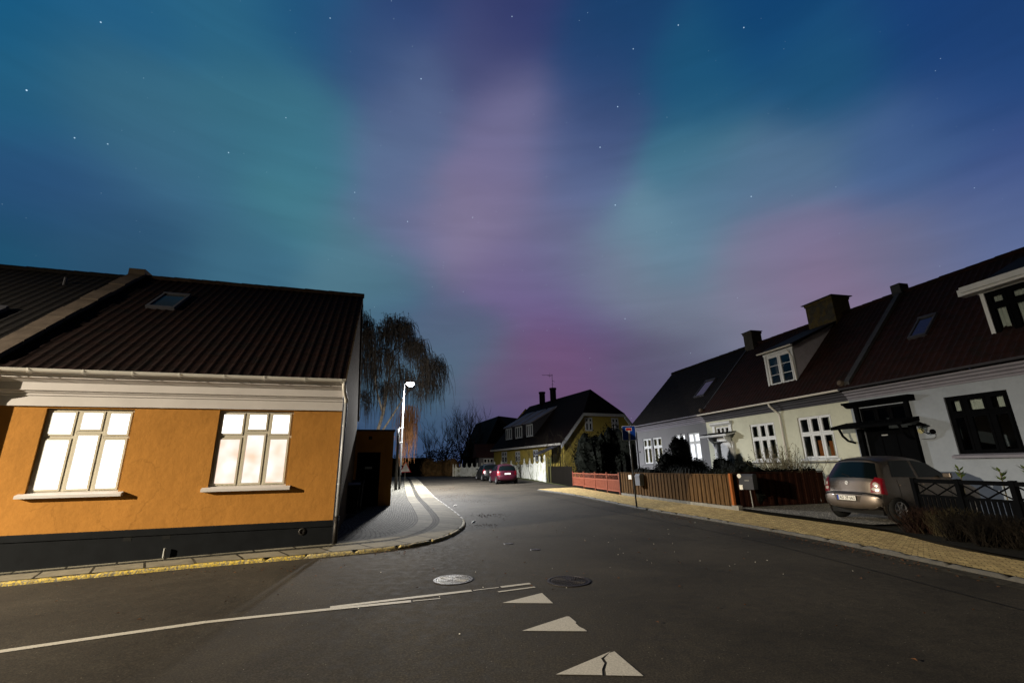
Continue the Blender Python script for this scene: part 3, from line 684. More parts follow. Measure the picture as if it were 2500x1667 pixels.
SG = thing('road_sign', (4.50, 17.46, gz(4.5, 17.46)+.085), radians(-4), 'square blue dead end sign on a slim grey pole', 'road sign')
mb = MB(); mb.tube([(0, 0, 0), (-.055, .0, 2.95)], .030, 10); mb.build('pole', M['galv'], SG, smooth=True)
def rrect(w, h, r, n=5):
    out = []
    for cx, cz, a0 in ((w-r, h-r, 0), (-w+r, h-r, 90), (-w+r, -h+r, 180), (w-r, -h+r, 270)):
        for k in range(n+1): a = radians(a0+90*k/n); out.append((cx+r*cos(a), cz+r*sin(a)))
    return out
cx, cz = -.06, 2.68
def sgn(name, pr, y0, y1, m): 
    mb = MB(); mb.prism_xz([(cx+p[0], cz+p[1]) for p in pr][::-1], y0, y1); mb.build(name, m, pnl if name != 'sign_panel' else SG); 
mb = MB(); mb.prism_xz([(cx+p[0], cz+p[1]) for p in rrect(.255, .275, .03)], -.055, -.04); pnl = mb.build('sign_panel', M['sign_white'], SG)
sgn('blue_field', rrect(.243, .263, .026), -.058, -.0551, M['sign_blue'])
sgn('white_bar', [(-.028, -.24), (.038, -.24), (.038, .085), (-.028, .085)], -.061, -.0581, M['sign_white'])
sgn('white_bar', [(-.115, .085), (.12, .085), (.12, .205), (-.115, .205)], -.061, -.0581, M['sign_white'])
sgn('red_bar', [(-.10, .098), (.105, .098), (.105, .192), (-.10, .192)], -.064, -.0611, M['sign_red'])
WS = thing('warning_sign', (-11.1, 47.0, gz(-11, 47)), radians(35), 'small triangular warning sign at the far end of the left pavement', 'road sign')
mb = MB(); mb.tube([(0, .04, 0), (0, .04, 1.3)], .035, 8); mb.build('pole', M['galv'], WS)
mb = MB(); mb.prism_xz([(-.62, .75), (.62, .75), (0, 1.85)], 0, .03); tp = mb.build('sign_panel', M['sign_red'], WS)
mb = MB(); mb.prism_xz([(-.50, .81), (.50, .81), (0, 1.70)], -.01, -.001); mb.build('white_field', M['sign_white'], tp)

# ------------------------------------------------------------------ RIGHT ROW
PR0 = (11.6, 18.6, 0); RZ = -(pi/2-AR)
RR = (-.35, 4.11, 3.5, 8.02)
def row_house(name, label, x0, x1, wallm, corm, ops, tiles, z0=.0):
    H = thing(name, PR0, RZ, label, 'house')
    mb = MB(); wall_open(mb, x0, x1, z0, 3.95, ops, 0, .12)
    mb.quad((x0, 7.2, z0), (x1, 7.2, z0), (x1, 7.2, 4), (x0, 7.2, 4))
    for x in (x0, x1): mb.quad((x, 0, z0), (x, 7.2, z0), (x, 7.2, 4.0), (x, 3.55, 7.85), (x, 0, 3.95))
    mb.build('wall', wallm, H)
    mb = MB(); mb.prism([(0, 3.70), (-.03, 3.70), (-.03, 3.76), (-.07, 3.78), (-.07, 3.84), (-.14, 3.88), (-.14, 3.93), (-.22, 3.97), (-.22, 4.03), (0, 4.05)][::-1], x0, x1); mb.build('cornice', corm, H)
    mb = MB(); roof_tiles(mb, x0, x1, *RR, pitch=.22); mb.quad((x0, RR[2], RR[3]), (x1, RR[2], RR[3]), (x1, 7.5, 4), (x0, 7.5, 4)); mb.quad((x0, RR[0]+.03, RR[1]-.05), (x1, RR[0]+.03, RR[1]-.05), (x1, RR[2], RR[3]-.05), (x0, RR[2], RR[3]-.05))
    r = mb.build('roof', tiles, H); mb = MB(); ridge(mb, x0, x1, RR[2], RR[3]+.01, .11, .42); mb.build('ridge_tiles', tiles, r)
    return H
def fac(a, b): return [0]+[a]*0+[1]
# pale grey house, farthest
A1, A2, A3, A4 = (-12.54, -11.5, 1.60, 3.22), (-11.28, -10.21, 1.60, 3.22), (-8.78, -7.68, 1.66, 3.24), (-7.42, -6.35, 1.72, 3.24)
HG = row_house('pale_grey_house', 'pale grey terraced house at the far end of the row, one window pair brightly lit', -13.56, -5.66, M['pale_wall'], M['cornice_lilac'], [A1, A2, A3, A4], M['tiles_dark'])
for q, (o_, pn) in enumerate(((A1, M['glass']), (A2, M['glass']), (A3, M['lit_cold']), (A4, M['lit_cold']))):
    w_ = o_[1]-o_[0]
    window(HG, *o_, [0, .5, 1], [[.34], [.34]], M['white_paint'], [pn], y=.05, sash=.045, mw=.07, sill=(.06, .06, .05), sillm=M['pale_wall'],
           curtains=None if q > 1 else [(o_[0]+.05, o_[0]+.38, 1.65, 3.18, M['curtain_warm']), (o_[1]-.55, o_[1]-.2, 1.65, 3.18, M['curtain_warm'])])
skylight(HG, -7.45, -6.62, .85, 1.72, RR)
mb = MB(); gutter(mb, -13.6, -5.75, -.40, 4.10, .06); mb.build('gutter', M['cornice_lilac'], HG)
chimney(HG, -5.62, -4.98, 3.2, 3.85, 7.5, 8.78, mat('grey_chimney', (.07, .065, .055), .85, .2))
mb = MB(); mb.box(-13.62, -13.52, -.3, 3.5, 3.7, 3.9); 
mb = MB(); mb.tube([(-13.3, -.04, .3), (-13.3, -.04, 3.9)], .04, 8); mb.build('downpipe', M['cornice_grey'], HG)
mb = MB(); mb.box(-13.1, -13.0, -.03, 0, 2.35, 2.45); mb.build('wall_plate', M['dark_paint'], HG)
# cream house
B1, B2 = (-2.53, -1.07, 1.66, 3.29), (.17, 1.69, 1.70, 3.33)
BD = (-4.93, -3.92, .5, 3.36)
HC = row_house('cream_house', 'cream plastered middle house with white porch, dormer and big brick chimney', -5.655, 2.53, M['cream_wall'], M['cornice_grey'], [B1, B2, BD], M['tiles'])
window(HC, *B1, [0, .345, .665, 1], [[.40], [.40], [.40]], M['white_paint'], [M['glass']], y=.04, sash=.05, mw=.055, sill=(.10, .08, .05), sillm=M['white_paint'],
       curtains=[(-2.33, -2.12, 1.72, 3.24, M['curtain']), (-1.82, -1.63, 1.72, 3.24, M['curtain']), (-1.36, -1.14, 1.72, 3.24, M['curtain'])])
window(HC, *B2, [0, .335, .665, 1], [[.41], [.41], [.41]], M['white_paint'], [M['glass']], y=.04, sash=.05, mw=.055, sill=(.10, .08, .05), sillm=M['white_paint'],
       curtains=[(.45, .62, 1.75, 3.28, M['curtain']), (.92, 1.12, 1.75, 3.28, M['curtain']), (1.42, 1.63, 1.75, 3.28, M['curtain']), (.75, .92, 1.75, 2.4, M['orange_cloth']), (1.25, 1.42, 1.75, 2.35, M['orange_cloth'])])
for (a, b) in ((-2.68, -.95), (.02, 1.84)):
    mb = MB(); mb.box(a, b, -.07, 0, 1.55, 1.59); mb.build('sill_band', M['cornice_grey'], HC)
mb = MB(); gutter(mb, -5.7, 2.6, -.42, 4.09, .062); mb.build('gutter', M['white_metal'], HC)
mb = MB(); mb.tube([(-.74, -.42, 4.03), (-.73, -.40, 3.93), (-.68, -.2, 3.72), (-.64, -.08, 3.60), (-.62, -.07, 3.5), (-.60, -.07, .6)], .042, 10); mb.build('downpipe', M['white_metal'], HC, smooth=True)
mb = MB(); mb.box(-.78, -.56, -.03, 0, .4, 3.7)
# door with transom light and canopy
dw = window(HC, -4.93, -3.92, 2.98, 3.38, [0, .34, .67, 1], [[], [], []], M['white_paint'], [M['glass']], y=.02, sash=.03, fw=.05, name='transom_window')
mb = MB(); mb.box(-4.88, -3.97, .06, .11, .5, 2.62)
for z in [.6+.2*i for i in range(10)]: mb.box(-4.80, -4.05, .045, .062, z, z+.17)
d = mb.build('door', M['door_white'], HC)
mb = MB(); mb.box(-4.14, -4.09, .0, .044, 1.6, 1.8); mb.build('handle', M['dark_paint'], d)
mb = MB(); mb.box(-4.93, -4.88, .03, .1, .5, 2.94); mb.box(-3.97, -3.92, .03, .1, .5, 2.94)
mb.box(-5.10, -4.93, -.12, -.002, .5, 2.62); mb.box(-3.92, -3.70, -.12, -.002, .5, 2.62); mb.box(-5.02, -3.84, -.14, .0, 2.64, 2.92)
mb.build('door_frame', M['white_paint'], HC)
mb = MB(); mb.prism([(0, 3.0), (-.55, 2.86), (-.58, 2.92), (-.58, 2.96), (0, 3.06)][::-1], -5.55, -3.52); cp = mb.build('canopy', M['white_paint'], HC)
mb = MB(); mb.prism([(0, 3.065), (-.60, 2.965), (-.60, 2.985), (0, 3.10)][::-1], -5.6, -3.48); mb.build('canopy_roof', M['dark_paint'], cp)
for x in (-5.05, -3.82):
    mb = MB(); pts = [(-.50, 2.88), (-.42, 2.72), (-.22, 2.56), (-.13, 2.30), (-.12, 2.88)]; mb.prism(pts, x-.04, x+.04); mb.build('bracket', M['white_paint'], cp)
mb = MB(); mb.prism([(0, 3.42), (-.05, 3.42), (-.16, 3.52), (-.16, 3.58), (-.2, 3.60), (0, 3.62)][::-1], -5.22, -3.66); mb.box(-5.15, -4.96, -.05, 0, 3.1, 3.42); mb.box(-3.9, -3.72, -.05, 0, 3.1, 3.42); mb.build('door_head', M['white_paint'], HC)
# chimney
chimney(HC, -1.12, .30, 3.0, 3.95, 7.3, 8.86, M['brick_yellow'], ov=.12)
# dormer of the cream house
def dormer(H, x0, x1, y, z0, z1, fwd, frame, cheek, zridge_y, wincols, wintr, bars, gut=None, roofm=None, rise=None, pm=None):
    k = (RR[3]-RR[1])/(RR[2]-RR[0]); zr = lambda yy: RR[1]+k*(yy-RR[0])
    mb = MB()
    for x in (x0, x1-.06):
        mb.add([(xx, yy, zz) for xx in (x, x+.06) for (yy, zz) in ((y+.02, z0), (y+.02, z1), (zridge_y, zr(zridge_y)))], [(0,1,2),(5,4,3),(0,3,4,1),(1,4,5,2),(2,5,3,0)])
    D = mb.build('dormer', cheek, H)
    ov = .18; sl = (zr(zridge_y)-z1)/(zridge_y-y)
    mb = MB(); mb.add([(xx, yy, zz) for xx in (x0-.16, x1+.16) for (yy, zz) in ((y-ov, z1-sl*ov+.05), (y-ov, z1-sl*ov+.17), (zridge_y, zr(zridge_y)+.10), (zridge_y, zr(zridge_y)))], [(0,1,2,3),(7,6,5,4),(0,4,5,1),(1,5,6,2),(2,6,7,3),(3,7,4,0)])
    mb.build('dormer_roof', roofm or M['tiles_dark'], D)
    window(H, x0+.06, x1-.06, z0, z1-.12, wincols, wintr, frame, [pm or M['glass']], y=y-.02, fw=.09, mw=.07, sash=.05, bars=bars, name='dormer_window')
    mb = MB(); mb.box(x0-.05, x1+.05, y-.06, y+.02, z1-.12, z1+.02); mb.box(x0-.02, x0+.075, y-.05, y+.0, z0-.05, z1-.12); mb.box(x1-.075, x1+.02, y-.05, y+.0, z0-.05, z1-.12); mb.build('dormer_trim', frame, D)
    if gut:
        mb = MB(); gutter(mb, x0-.2, x1+.2, y-ov-.05, z1-sl*ov+.11, .05); mb.build('dormer_gutter', M['white_metal'], D)
    return D
D1 = dormer(HC, -1.46, .12, .50, 4.86, 6.42, .2, M['white_paint'], mat('dormer_cheek_paint', (.46, .44, .52), .7, .12), 3.1, [0, .5, 1], [[], []], 3, gut=True, roofm=M['tiles_dark'])
mb = MB(); mb.tube([(.02, .27, 6.3), (.05, .35, 6.15), (.1, .40, 5.95), (.12, .42, 4.95)], .03, 8); mb.build('dormer_pipe', M['white_metal'], D1)
mb = MB(); mb.add([(xx, yy, zz) for xx in (.10, .30) for (yy, zz) in ((-.0, 0), (0, .02), (0, 0))], [(0, 1, 2)])
# white house
W1 = (5.48, 6.96, 1.72, 3.38)
HW = row_house('white_house', 'bluish white house at the right with black window frame and dark porch', 2.535, 12.5, M['white_wall'], M['cornice_lilac'], [W1, (2.85, 4.40, .5, 3.38)], M['tiles'])
window(HW, *W1, [0, .28, .68, 1], [[.30], [.30], [.30]], M['dark_paint'], [M['glass']], y=.05, sash=.06, fw=.07, mw=.07, sill=(.12, .12, .07), sillm=M['cornice_lilac'],
       curtains=[(5.62, 5.84, 2.93, 3.30, M['curtain']), (6.0, 6.45, 2.93, 3.30, M['curtain']), (6.62, 6.86, 2.93, 3.30, M['curtain'])])
mb = MB(); mb.lathe([(.07, 0), (.09, .26), (.08, .26), (.001, .2)], (5.82, .22, 1.79), n=12); pt = mb.build('window_pot', M['sign_white'], HW)
mb = MB()
for i in range(26):
    a = random.uniform(0, 2*pi); r = random.uniform(.03, .16); mb.tube([(5.82, .22, 2.0), (5.82+r*.5*cos(a), .22+.05*sin(a), 2.2), (5.82+r*cos(a), .22+.05*sin(a), 2.2+random.uniform(-.05, .25))], [.006, .012, .002], 4)
mb.build('plant', M['leaf_green'], pt)
mb = MB(); gutter(mb, 2.6, 12.6, -.42, 4.10, .06); mb.build('gutter', M['cornice_grey'], HW)
skylight(HW, 4.32, 4.78, 1.12, 1.78, RR)
# dark porch
mb = MB(); mb.box(2.85, 4.40, .06, .11, .5, 2.62)
for i in range(3):
    a = 2.95+.48*i; mb.box(a, a+.42, .04, .061, .7, 2.5)
d2 = mb.build('door', M['dark_paint'], HW)
mb = MB(); mb.box(3.4, 3.6, .02, .039, 2.40, 2.44); mb.build('letter_plate', M['galv'], d2)
window(HW, 2.85, 4.40, 2.74, 3.38, [0, .34, .66, 1], [[], [], []], M['dark_paint'], [M['glass']], y=.02, sash=.04, name='transom_window')
mb = MB(); mb.box(2.68, 2.85, -.14, -.002, .5, 2.66); mb.box(4.40, 4.55, -.14, -.002, .5, 2.66); mb.box(2.70, 2.85, -.09, -.002, 2.8, 3.42); mb.box(4.40, 4.52, -.09, -.002, 2.8, 3.42)
mb.prism([(0, 3.42), (-.1, 3.42), (-.22, 3.52), (-.30, 3.53), (-.30, 3.60), (0, 3.60)][::-1], 2.45, 4.72); mb.build('door_frame', M['dark_paint'], HW)
mb = MB(); mb.prism([(0, 2.80), (-.75, 2.66), (-.75, 2.74), (-.70, 2.78), (0, 2.92)][::-1], 2.25, 4.70); cp = mb.build('canopy', M['dark_paint'], HW)
for x in (2.45, 4.48):
    mb = MB(); mb.tube([(x, -.60, 2.68), (x, -.50, 2.45), (x, -.30, 2.28), (x, -.02, 2.22)], .04, 8); mb.build('bracket', M['dark_paint'], cp)
# wall lantern
LN = thing('wall_lantern', PR0, RZ, 'black wall lantern with cable beside the dark porch of the white house', 'lantern')
mb = MB(); mb.lathe([(.075, 0), (.075, .04), (.001, .05)], (4.98, -.01, 2.42), (0, -1, 0), 16); mb.build('wall_plate', M['dark_paint'], LN)
mb = MB(); mb.tube([(4.98, -.04, 2.42), (4.93, -.16, 2.36), (4.86, -.24, 2.44), (4.84, -.25, 2.52)], .018, 8); mb.build('arm', M['dark_paint'], LN)
mb = MB(); mb.lathe([(.05, 0), (.07, .10), (.06, .11)], (4.84, -.25, 2.50), n=8); mb.build('lantern_glass', M['glass'], LN)
mb = MB(); mb.lathe([(.15, .0), (.14, .02), (.05, .09), (.001, .12)], (4.84, -.25, 2.61), n=12); mb.build('hood', M['dark_paint'], LN)
mb = MB(); mb.tube([(5.03, -.01, 2.36), (5.03, -.012, 2.28), (4.98, -.012, 2.22), (4.62, -.012, 2.22)], .008, 5); mb.build('cable', M['cornice_grey'], LN)
# number plate left of it
mb = MB(); mb.lathe([(.085, 0), (.085, .02), (.001, .03)], (4.655, -.01, 2.47), (0, -1, 0), 20); o = mb.build('house_number_plate', mat('enamel', (.40, .38, .22), .4), loc=None)
o.location = PR0; o.rotation_euler[2] = RZ; tag(o, 'small round cream plate on the white wall between the dark porch and lantern', 'plate')
# big dormer of the white house
D2 = dormer(HW, 6.78, 10.6, .55, 4.86, 6.32, .3, M['white_paint'], M['cornice_lilac'], 3.1, [0, .12, .40, .6, .8, 1], [[.28]]*5, None, roofm=M['tiles_dark'])
for (xa, xb) in ((6.98, 7.16), (7.42, 7.95), (8.3, 8.8)):
    cb = MB(); n_ = int((xb-xa)/.02)
    for i in range(n_):
        x_ = xa+(xb-xa)*i/n_; x2 = xa+(xb-xa)*(i+1)/n_; cb.quad((x_, .66+.015*sin(x_*70), 4.95), (x2, .66+.015*sin(x2*70), 4.95), (x2, .66+.015*sin(x2*70), 6.12), (x_, .66+.015*sin(x_*70), 6.12))
    cb.build('curtain', M['curtain'], D2)
mb = MB(); mb.box(6.45, 11, .18, .50, 6.22, 6.42); mb.box(6.55, 11, .12, .17, 6.30, 6.46); mb.build('dormer_cornice', M['white_paint'], D2)
for w_ in [o_ for o_ in HW.children if o_.name.startswith('dormer_window')]: w_.data.materials.clear(); w_.data.materials.append(M['dark_paint'])
# roof dividers between the terrace houses
for (x, nm, H) in ((2.80, 'roof_divider', HW), (-5.60, 'roof_divider', HC)):
    mb = MB(); w_ = .10 if x > 0 else .05; hgt = .20 if x > 0 else .09
    mb.add([(xx, yy, zz) for xx in (x-w_, x+w_) for (yy, zz) in ((-.25, 4.15), (-.25, 4.15+hgt), (3.5, RR[3]+hgt), (3.5, RR[3]-.1))], [(0,1,2,3),(7,6,5,4),(0,4,5,1),(1,5,6,2),(2,6,7,3),(3,7,4,0)])
    if x > 0: mb.box(x-.22, x+.14, 3.3, 3.75, RR[3]-.05, RR[3]+.38)
    mb.build(nm, mat('divider_zinc', (.05, .05, .052), .6, .2), H)
for (x, H) in ((-5.55, HC), (2.62, HW)):
    mb = MB(); mb.lathe([(.001, 0), (.10, .02), (.12, .12), (.09, .22), (.001, .24)], (x, -.15, 4.28), (0, -1, .3), 10); mb.build('corner_stone', M['parapet'], H)

# ------------------------------------------------------------------ YELLOW HOUSE
AY = radians(24); PY0 = (7.22, 43.0, 0)
HY = thing('yellow_house', PY0, AY, 'large yellow house with half hipped roof, dormers and two chimneys behind the white fence', 'house')
xl, xr, xm = -2.9, 6.28, 1.69; ze = 4.0; zrdg = 9.1; zh = 6.42; LY_ = 17.5
def gx(z): return (z-ze)/((zrdg-ze)/(xm-xl+.0))
mb = MB(); kx = (zrdg-ze)/(xm-xl)
def hw_at(z): return (zrdg-z)/kx
y1o, y2o = (-.46, .41, 4.70, 5.98), (2.62, 3.46, 4.68, 6.0)
o3_ = (-2.35, -1.2, 2.0, 3.3)
xs_ = sorted({xl, xr, xm-hw_at(zh), xm+hw_at(zh), -.46, .41, 2.62, 3.46})
wall_open(mb, xm-hw_at(zh), xm+hw_at(zh), 4.5, zh, [y1o, y2o], 0, .1)
wall_open(mb, xl, xr, 0, 4.0, [], 0, .1)
mb.quad((xl, 0, 4.0), (xr, 0, 4.0), (xm+hw_at(4.5), 0, 4.5), (xm-hw_at(4.5), 0, 4.5))
mb.quad((xm-hw_at(4.5), 0, 4.5), (xm-hw_at(zh), 0, 4.5), (xm-hw_at(zh), 0, zh)); mb.quad((xm+hw_at(zh), 0, 4.5), (xm+hw_at(4.5), 0, 4.5), (xm+hw_at(zh), 0, zh))
sw = [(13.3, 15.0, 1.96, 3.28), (9.6, 10.9, 2.05, 3.2), (5.2, 6.4, 2.05, 3.2), (1.2, 2.4, 2.6, 3.3)]
# side wall (faces the street): built in a turned frame
def side_pt(p): return (xl + p[1], LY_ - p[0], p[2])
tmp = MB(); wall_open(tmp, 0, LY_, 0, 4.0, [(LY_-b, LY_-a, c, d_) for (a, b, c, d_) in sw], 0, .1)
mb.add([side_pt(p) for p in tmp.v], tmp.f)
mb.quad((xr, 0, 0), (xr, LY_, 0), (xr, LY_, 4), (xr, 0, 4)); mb.quad((xl, LY_, 0), (xr, LY_, 0), (xr, LY_, 4), (xm, LY_, 9), (xl, LY_, 4))
mb.build('wall', M['yellow_wall'], HY)
hd = 1.9
mb = MB(); eo = .45
L1_ = (xl-eo, ze-eo*kx); ov = .25
mb.quad((L1_[0], -ov, L1_[1]), (xm-hw_at(zh), -ov, zh), (xm, hd, zrdg), (xm, LY_-1.2, zrdg), (xm-hw_at(zh), LY_+ov, zh), (L1_[0], LY_+ov, L1_[1]))
mb.quad((xr+eo, -ov, L1_[1]), (xr+eo, LY_+ov, L1_[1]), (xm+hw_at(zh), LY_+ov, zh), (xm, LY_-1.2, zrdg), (xm, hd, zrdg), (xm+hw_at(zh), -ov, zh))
mb.quad((xm-hw_at(zh)-.02, -ov-.03, zh), (xm+hw_at(zh)+.02, -ov-.03, zh), (xm, hd, zrdg)); mb.quad((xm-hw_at(zh), LY_+ov, zh), (xm, LY_-1.2, zrdg), (xm+hw_at(zh), LY_+ov, zh))
ry = mb.build('roof', mat('dark_red_tiles_far', (.009, .0045, .004), .9, .3, 5, .5, 12), HY)
mb = MB()
def barge(p, q, w=.28, d=.10):
    p, q = Vector(p), Vector(q); mb.add([p, q, q-Vector((0, 0, w)), p-Vector((0, 0, w)), p+Vector((0, d, 0)), q+Vector((0, d, 0)), q+Vector((0, d, -w)), p+Vector((0, d, -w))], [(0,3,2,1),(4,5,6,7),(0,1,5,4),(2,3,7,6),(1,2,6,5),(3,0,4,7)])
yb = -ov+.02
barge((xm-hw_at(zh), yb, zh-.03), (xm+hw_at(zh), yb, zh-.03)); barge((L1_[0]+.1, yb, L1_[1]), (xm-hw_at(zh), yb, zh-.03), .42); barge((xm+hw_at(zh), yb, zh-.03), (xr+eo-.1, yb, L1_[1]), .42)
mb.build('barge_board', M['white_paint'], ry)
mb = MB(); mb.box(L1_[0]-.06, L1_[0]+.04, -.2, LY_, L1_[1]-.1, L1_[1]+.08); mb.build('gutter', M['white_metal'], HY)
for o_ in (y1o, y2o): window(HY, *o_, [0, .5, 1], [[.36], [.36]], M['white_paint'], [M['car_glass']], y=.0, fw=.07, sash=.05, mw=.09)
def side_window(a, b, c, d_, xx, cols_, tr_, bars=None):
    w_ = window(HY, LY_-b, LY_-a, c, d_, cols_, tr_, M['white_paint'], [M['car_glass']], y=0, fw=.08, sash=.06, mw=.09, bars=bars)
    for o_ in [w_]+list(w_.children):
        for v in o_.data.vertices: v.co = (xx+v.co.y, LY_-v.co.x, v.co.z)
    return w_
for s_ in sw[:3]: side_window(*s_, xl+.02, [0, .5, 1], [[.4], [.4]], 2)
for (a, b) in ((12.9, 14.7), (10.0, 11.9), (7.3, 8.9)):
    xd = -2.42; z0_, z1_ = 4.66, 6.0
    side_window(a, b, z0_, z1_, xd, [0, .33, .66, 1], [[], [], []])
    mb = MB(); xb_ = .35; zb_ = ze+(xb_-xl)*kx
    for y in (a-.05, b+.05): mb.quad((xd+.02, y, z0_-.1), (xd+.02, y, z1_+.1), (xb_, y, zb_))
    mb.build('dormer_cheek', M['cornice_grey'], HY)
    mb = MB(); mb.add([(x, y, z) for y in (a-.2, b+.2) for (x, z) in ((xd-.25, z1_+.02), (xd-.25, z1_+.14), (xb_+.3, zb_+.4), (xb_+.3, zb_+.2))], [(0,1,2,3),(7,6,5,4),(0,4,5,1),(1,5,6,2),(2,6,7,3),(3,7,4,0)])
    mb.build('dormer_roof', M['cornice_lilac'], HY)
for (a, b, zt) in ((11.9, 13.3, 10.45), (9.1, 10.5, 10.5)):
    mb = MB(); mb.lathe([(.44, 8.3), (.44, 8.9), (.36, 9.0), (.36, zt-.25), (.42, zt-.18), (.42, zt)], (xm, (a+b)/2, 0), n=14); mb.box(xm-.5, xm+.5, (a+b)/2-.55, (a+b)/2+.55, 8.2, 8.95); mb.build('chimney', M['black'], HY)
AN = thing('antenna', PY0, AY, 'thin television antenna on the chimney of the yellow house', 'antenna')
mb = MB(); ya = 9.85; mb.tube([(xm, ya, 10.4), (xm, ya, 12.2)], .025, 6); mb.tube([(xm-1.35, ya, 12.0), (xm+.1, ya, 12.06)], .022, 5); mb.tube([(xm, ya, 11.4), (xm+.35, ya, 11.28)], .018, 5)
for i in range(5): mb.tube([(xm-.25-.09*i, ya-.2, 11.9+.01*i), (xm-.25-.09*i, ya+.2, 12.1)], .012, 4)
mb.tube([(xm-.35, ya, 11.75), (xm-.28, ya, 12.35)], .014, 4); mb.tube([(xm-.15, ya, 10.95), (xm+.2, ya, 10.95)], .014, 4); mb.build('mast', M['black'], AN)
# dark house far behind
HD = thing('dark_gabled_house', (-2.2, 64, .5), radians(20), 'dark gabled house far behind the parked cars', 'house')
mb = MB(); mb.add([(-2.2, 0, 0), (2.4, 0, 0), (2.4, 0, 3.2), (.0, 0, 7.9), (-2.2, 0, 3.2)], [(0, 1, 2, 3, 4)]); mb.quad((-2.2, 0, 0), (-2.2, 12, 0), (-2.2, 12, 3.2), (-2.2, 0, 3.2)); mb.build('wall', M['dark_paint'], HD)
mb = MB(); mb.quad((-2.6, -.3, 2.6), (0, -.3, 8), (8, 9, 8), (8, 12, 3)); mb.quad((0, -.3, 8), (2.6, -.3, 2.6), (5.5, -.3, 2.6), (5, 3, 8)); mb.quad((-2.6, -.3, 2.6), (-2.6, 12, 2.6), (0, 12, 8), (0, -.3, 8)); mb.build('roof', M['tiles_dark'], HD)
HS = thing('small_far_house', (-4.4, 60, .5), radians(10), 'small low house with a red roof and white window behind the black car', 'house')
mb = MB(); mb.box(-.2, 3, 0, 5, 0, 2.3); mb.build('wall', M['pale_wall'], HS)
mb = MB(); mb.prism([(-.4, 2.25), (2.5, 4.1), (5.4, 2.25)][::-1], -.6, 3.2); mb.build('roof', mat('far_red_tiles', (.06, .025, .018), .8), HS)
window(HS, .4, 1.7, .7, 2.1, [0, .33, .66, 1], [[.4], [.4], [.4]], M['white_paint'], [M['car_glass']], y=-.06, sash=.05, mw=.08)
GR = thing('dark_garage', (-17.5, 62, .5), 0, 'long black flat roofed garage at the end of the street', 'garage')
mb = MB(); mb.box(0, 5.4, 0, 6, 0, 2.2); mb.build('wall', M['dark_paint'], GR); mb = MB(); mb.box(-.2, 5.6, -.3, 6.2, 2.22, 2.4); mb.build('roof', M['black'], GR)

# ------------------------------------------------------------------ FENCES
def along(A, B):
    A, B = Vector(A), Vector(B); d = B-A; return A, d.length, atan2(d.y, d.x), d.normalized()
# brown board fence
A, L_, ang, dr_ = along((5.33, 23.32), (7.45, 16.14))
FB = thing('board_fence', (A.x, A.y, 0), ang, 'long brown board fence behind the yellow pavement ending in a rust red post', 'fence')
G_ = lambda s: gz(A.x+dr_.x*s, A.y+dr_.y*s)+.085
mb = MB(); n = int(L_/.115)
for i in range(n):
    s_ = L_*i/n; g = G_(s_); w = .10; top = 1.19+.045*s_/L_+random.uniform(-.006, .006); yj = -.012 if i % 2 else .010
    mb.box(s_, s_+w, yj-.012, yj+.010, g+.10, top)
mb.build('boards', M['wood_brown'], FB)
mb = MB(); mb.box(0, L_-.1, -.04, .05, 1.21, 1.235)
for i in range(6): mb.box(L_*i/6, L_*(i+1)/6, .022, .06, .40, .48)
mb.build('rail', M['wood_brown'], FB)
mb = MB()
for i in range(12): a, b = L_*i/12, L_*(i+1)/12; g = G_(b); mb.box(a, b-.004, -.03, .06, g-.15, g+.09)
mb.box(L_-.0, L_+.3, -.05, .12, .0, .22); mb.build('base', M['concrete'], FB)
mb = MB(); mb.box(L_+.01, L_+.10, -.035, .055, .10, 1.26); mb.build('post', M['post_orange'], FB); mb = MB(); mb.box(-.08, -.005, -.035, .055, .14, 1.24); mb.build('post', M['wood_dark'], FB)
A2, L2_, ang2, d2_ = along((7.60, 16.16), (11.35, 17.06))
FR2 = thing('side_fence', (A2.x, A2.y, 0), ang2, 'dark red brown board fence running from the rust post towards the house beside the car', 'fence')
mb = MB(); n = int(L2_/.15)
for i in range(n): mb.box(L2_*i/n, L2_*i/n+.14, -.012 if i % 2 else .008, .012 if i % 2 else .03, .16, 1.22+.02*i/n)
mb.build('boards', M['wood_red'], FR2); mb = MB(); mb.box(0, L2_, -.03, .05, 1.25, 1.28); mb.build('rail', M['wood_red'], FR2)
# notice + letterbox on the fence
o = MB(); o.box(-.14, .14, -.012, .012, -.10, .10); o = o.build('notice', M['litter'], loc=(5.58, 22.40, 1.02), rot=ang); tag(o, 'small blank white notice on the brown fence left of the sign pole', 'notice')
def letterbox(name, loc, rz, m, label, w, h, dep, pole=None):
    t = thing(name, loc, rz, label, 'letterbox')
    mb = MB(); mb.prism([(-dep, -h/2), (-dep, h/2-.07), (-dep+.06, h/2), (0, h/2), (0, -h/2)][::-1], -w/2, w/2); mb.build('body', m, t, bevel=.012)
    mb = MB(); mb.box(-w/2-.01, w/2+.01, -dep-.014, -dep+.01, h/2-.14, h/2-.07); mb.build('flap', m, t)
    if pole: mb = MB(); mb.tube([(.0, -.1, -h/2), (.02, -.1, -pole)], .02, 8); mb.build('pole', M['galv'], t)
    return t
letterbox('letterbox', (5.86, 21.45, .93), ang, M['box_grey'], 'pale grey letterbox on the brown fence right behind the sign pole', .40, .52, .22)
t = letterbox('letterbox', (8.02, 15.85, .99), ang+.35, M['box_dark'], 'dark grey letterbox on its own slanting pole before the side fence', .48, .50, .3, pole=.92)
mb = MB(); mb.lathe([(.07, 0), (.07, .02), (.001, .02)], (-.19, -.31, .19), (0, -1, 0), 14); mb.build('sticker', M['litter'], t)
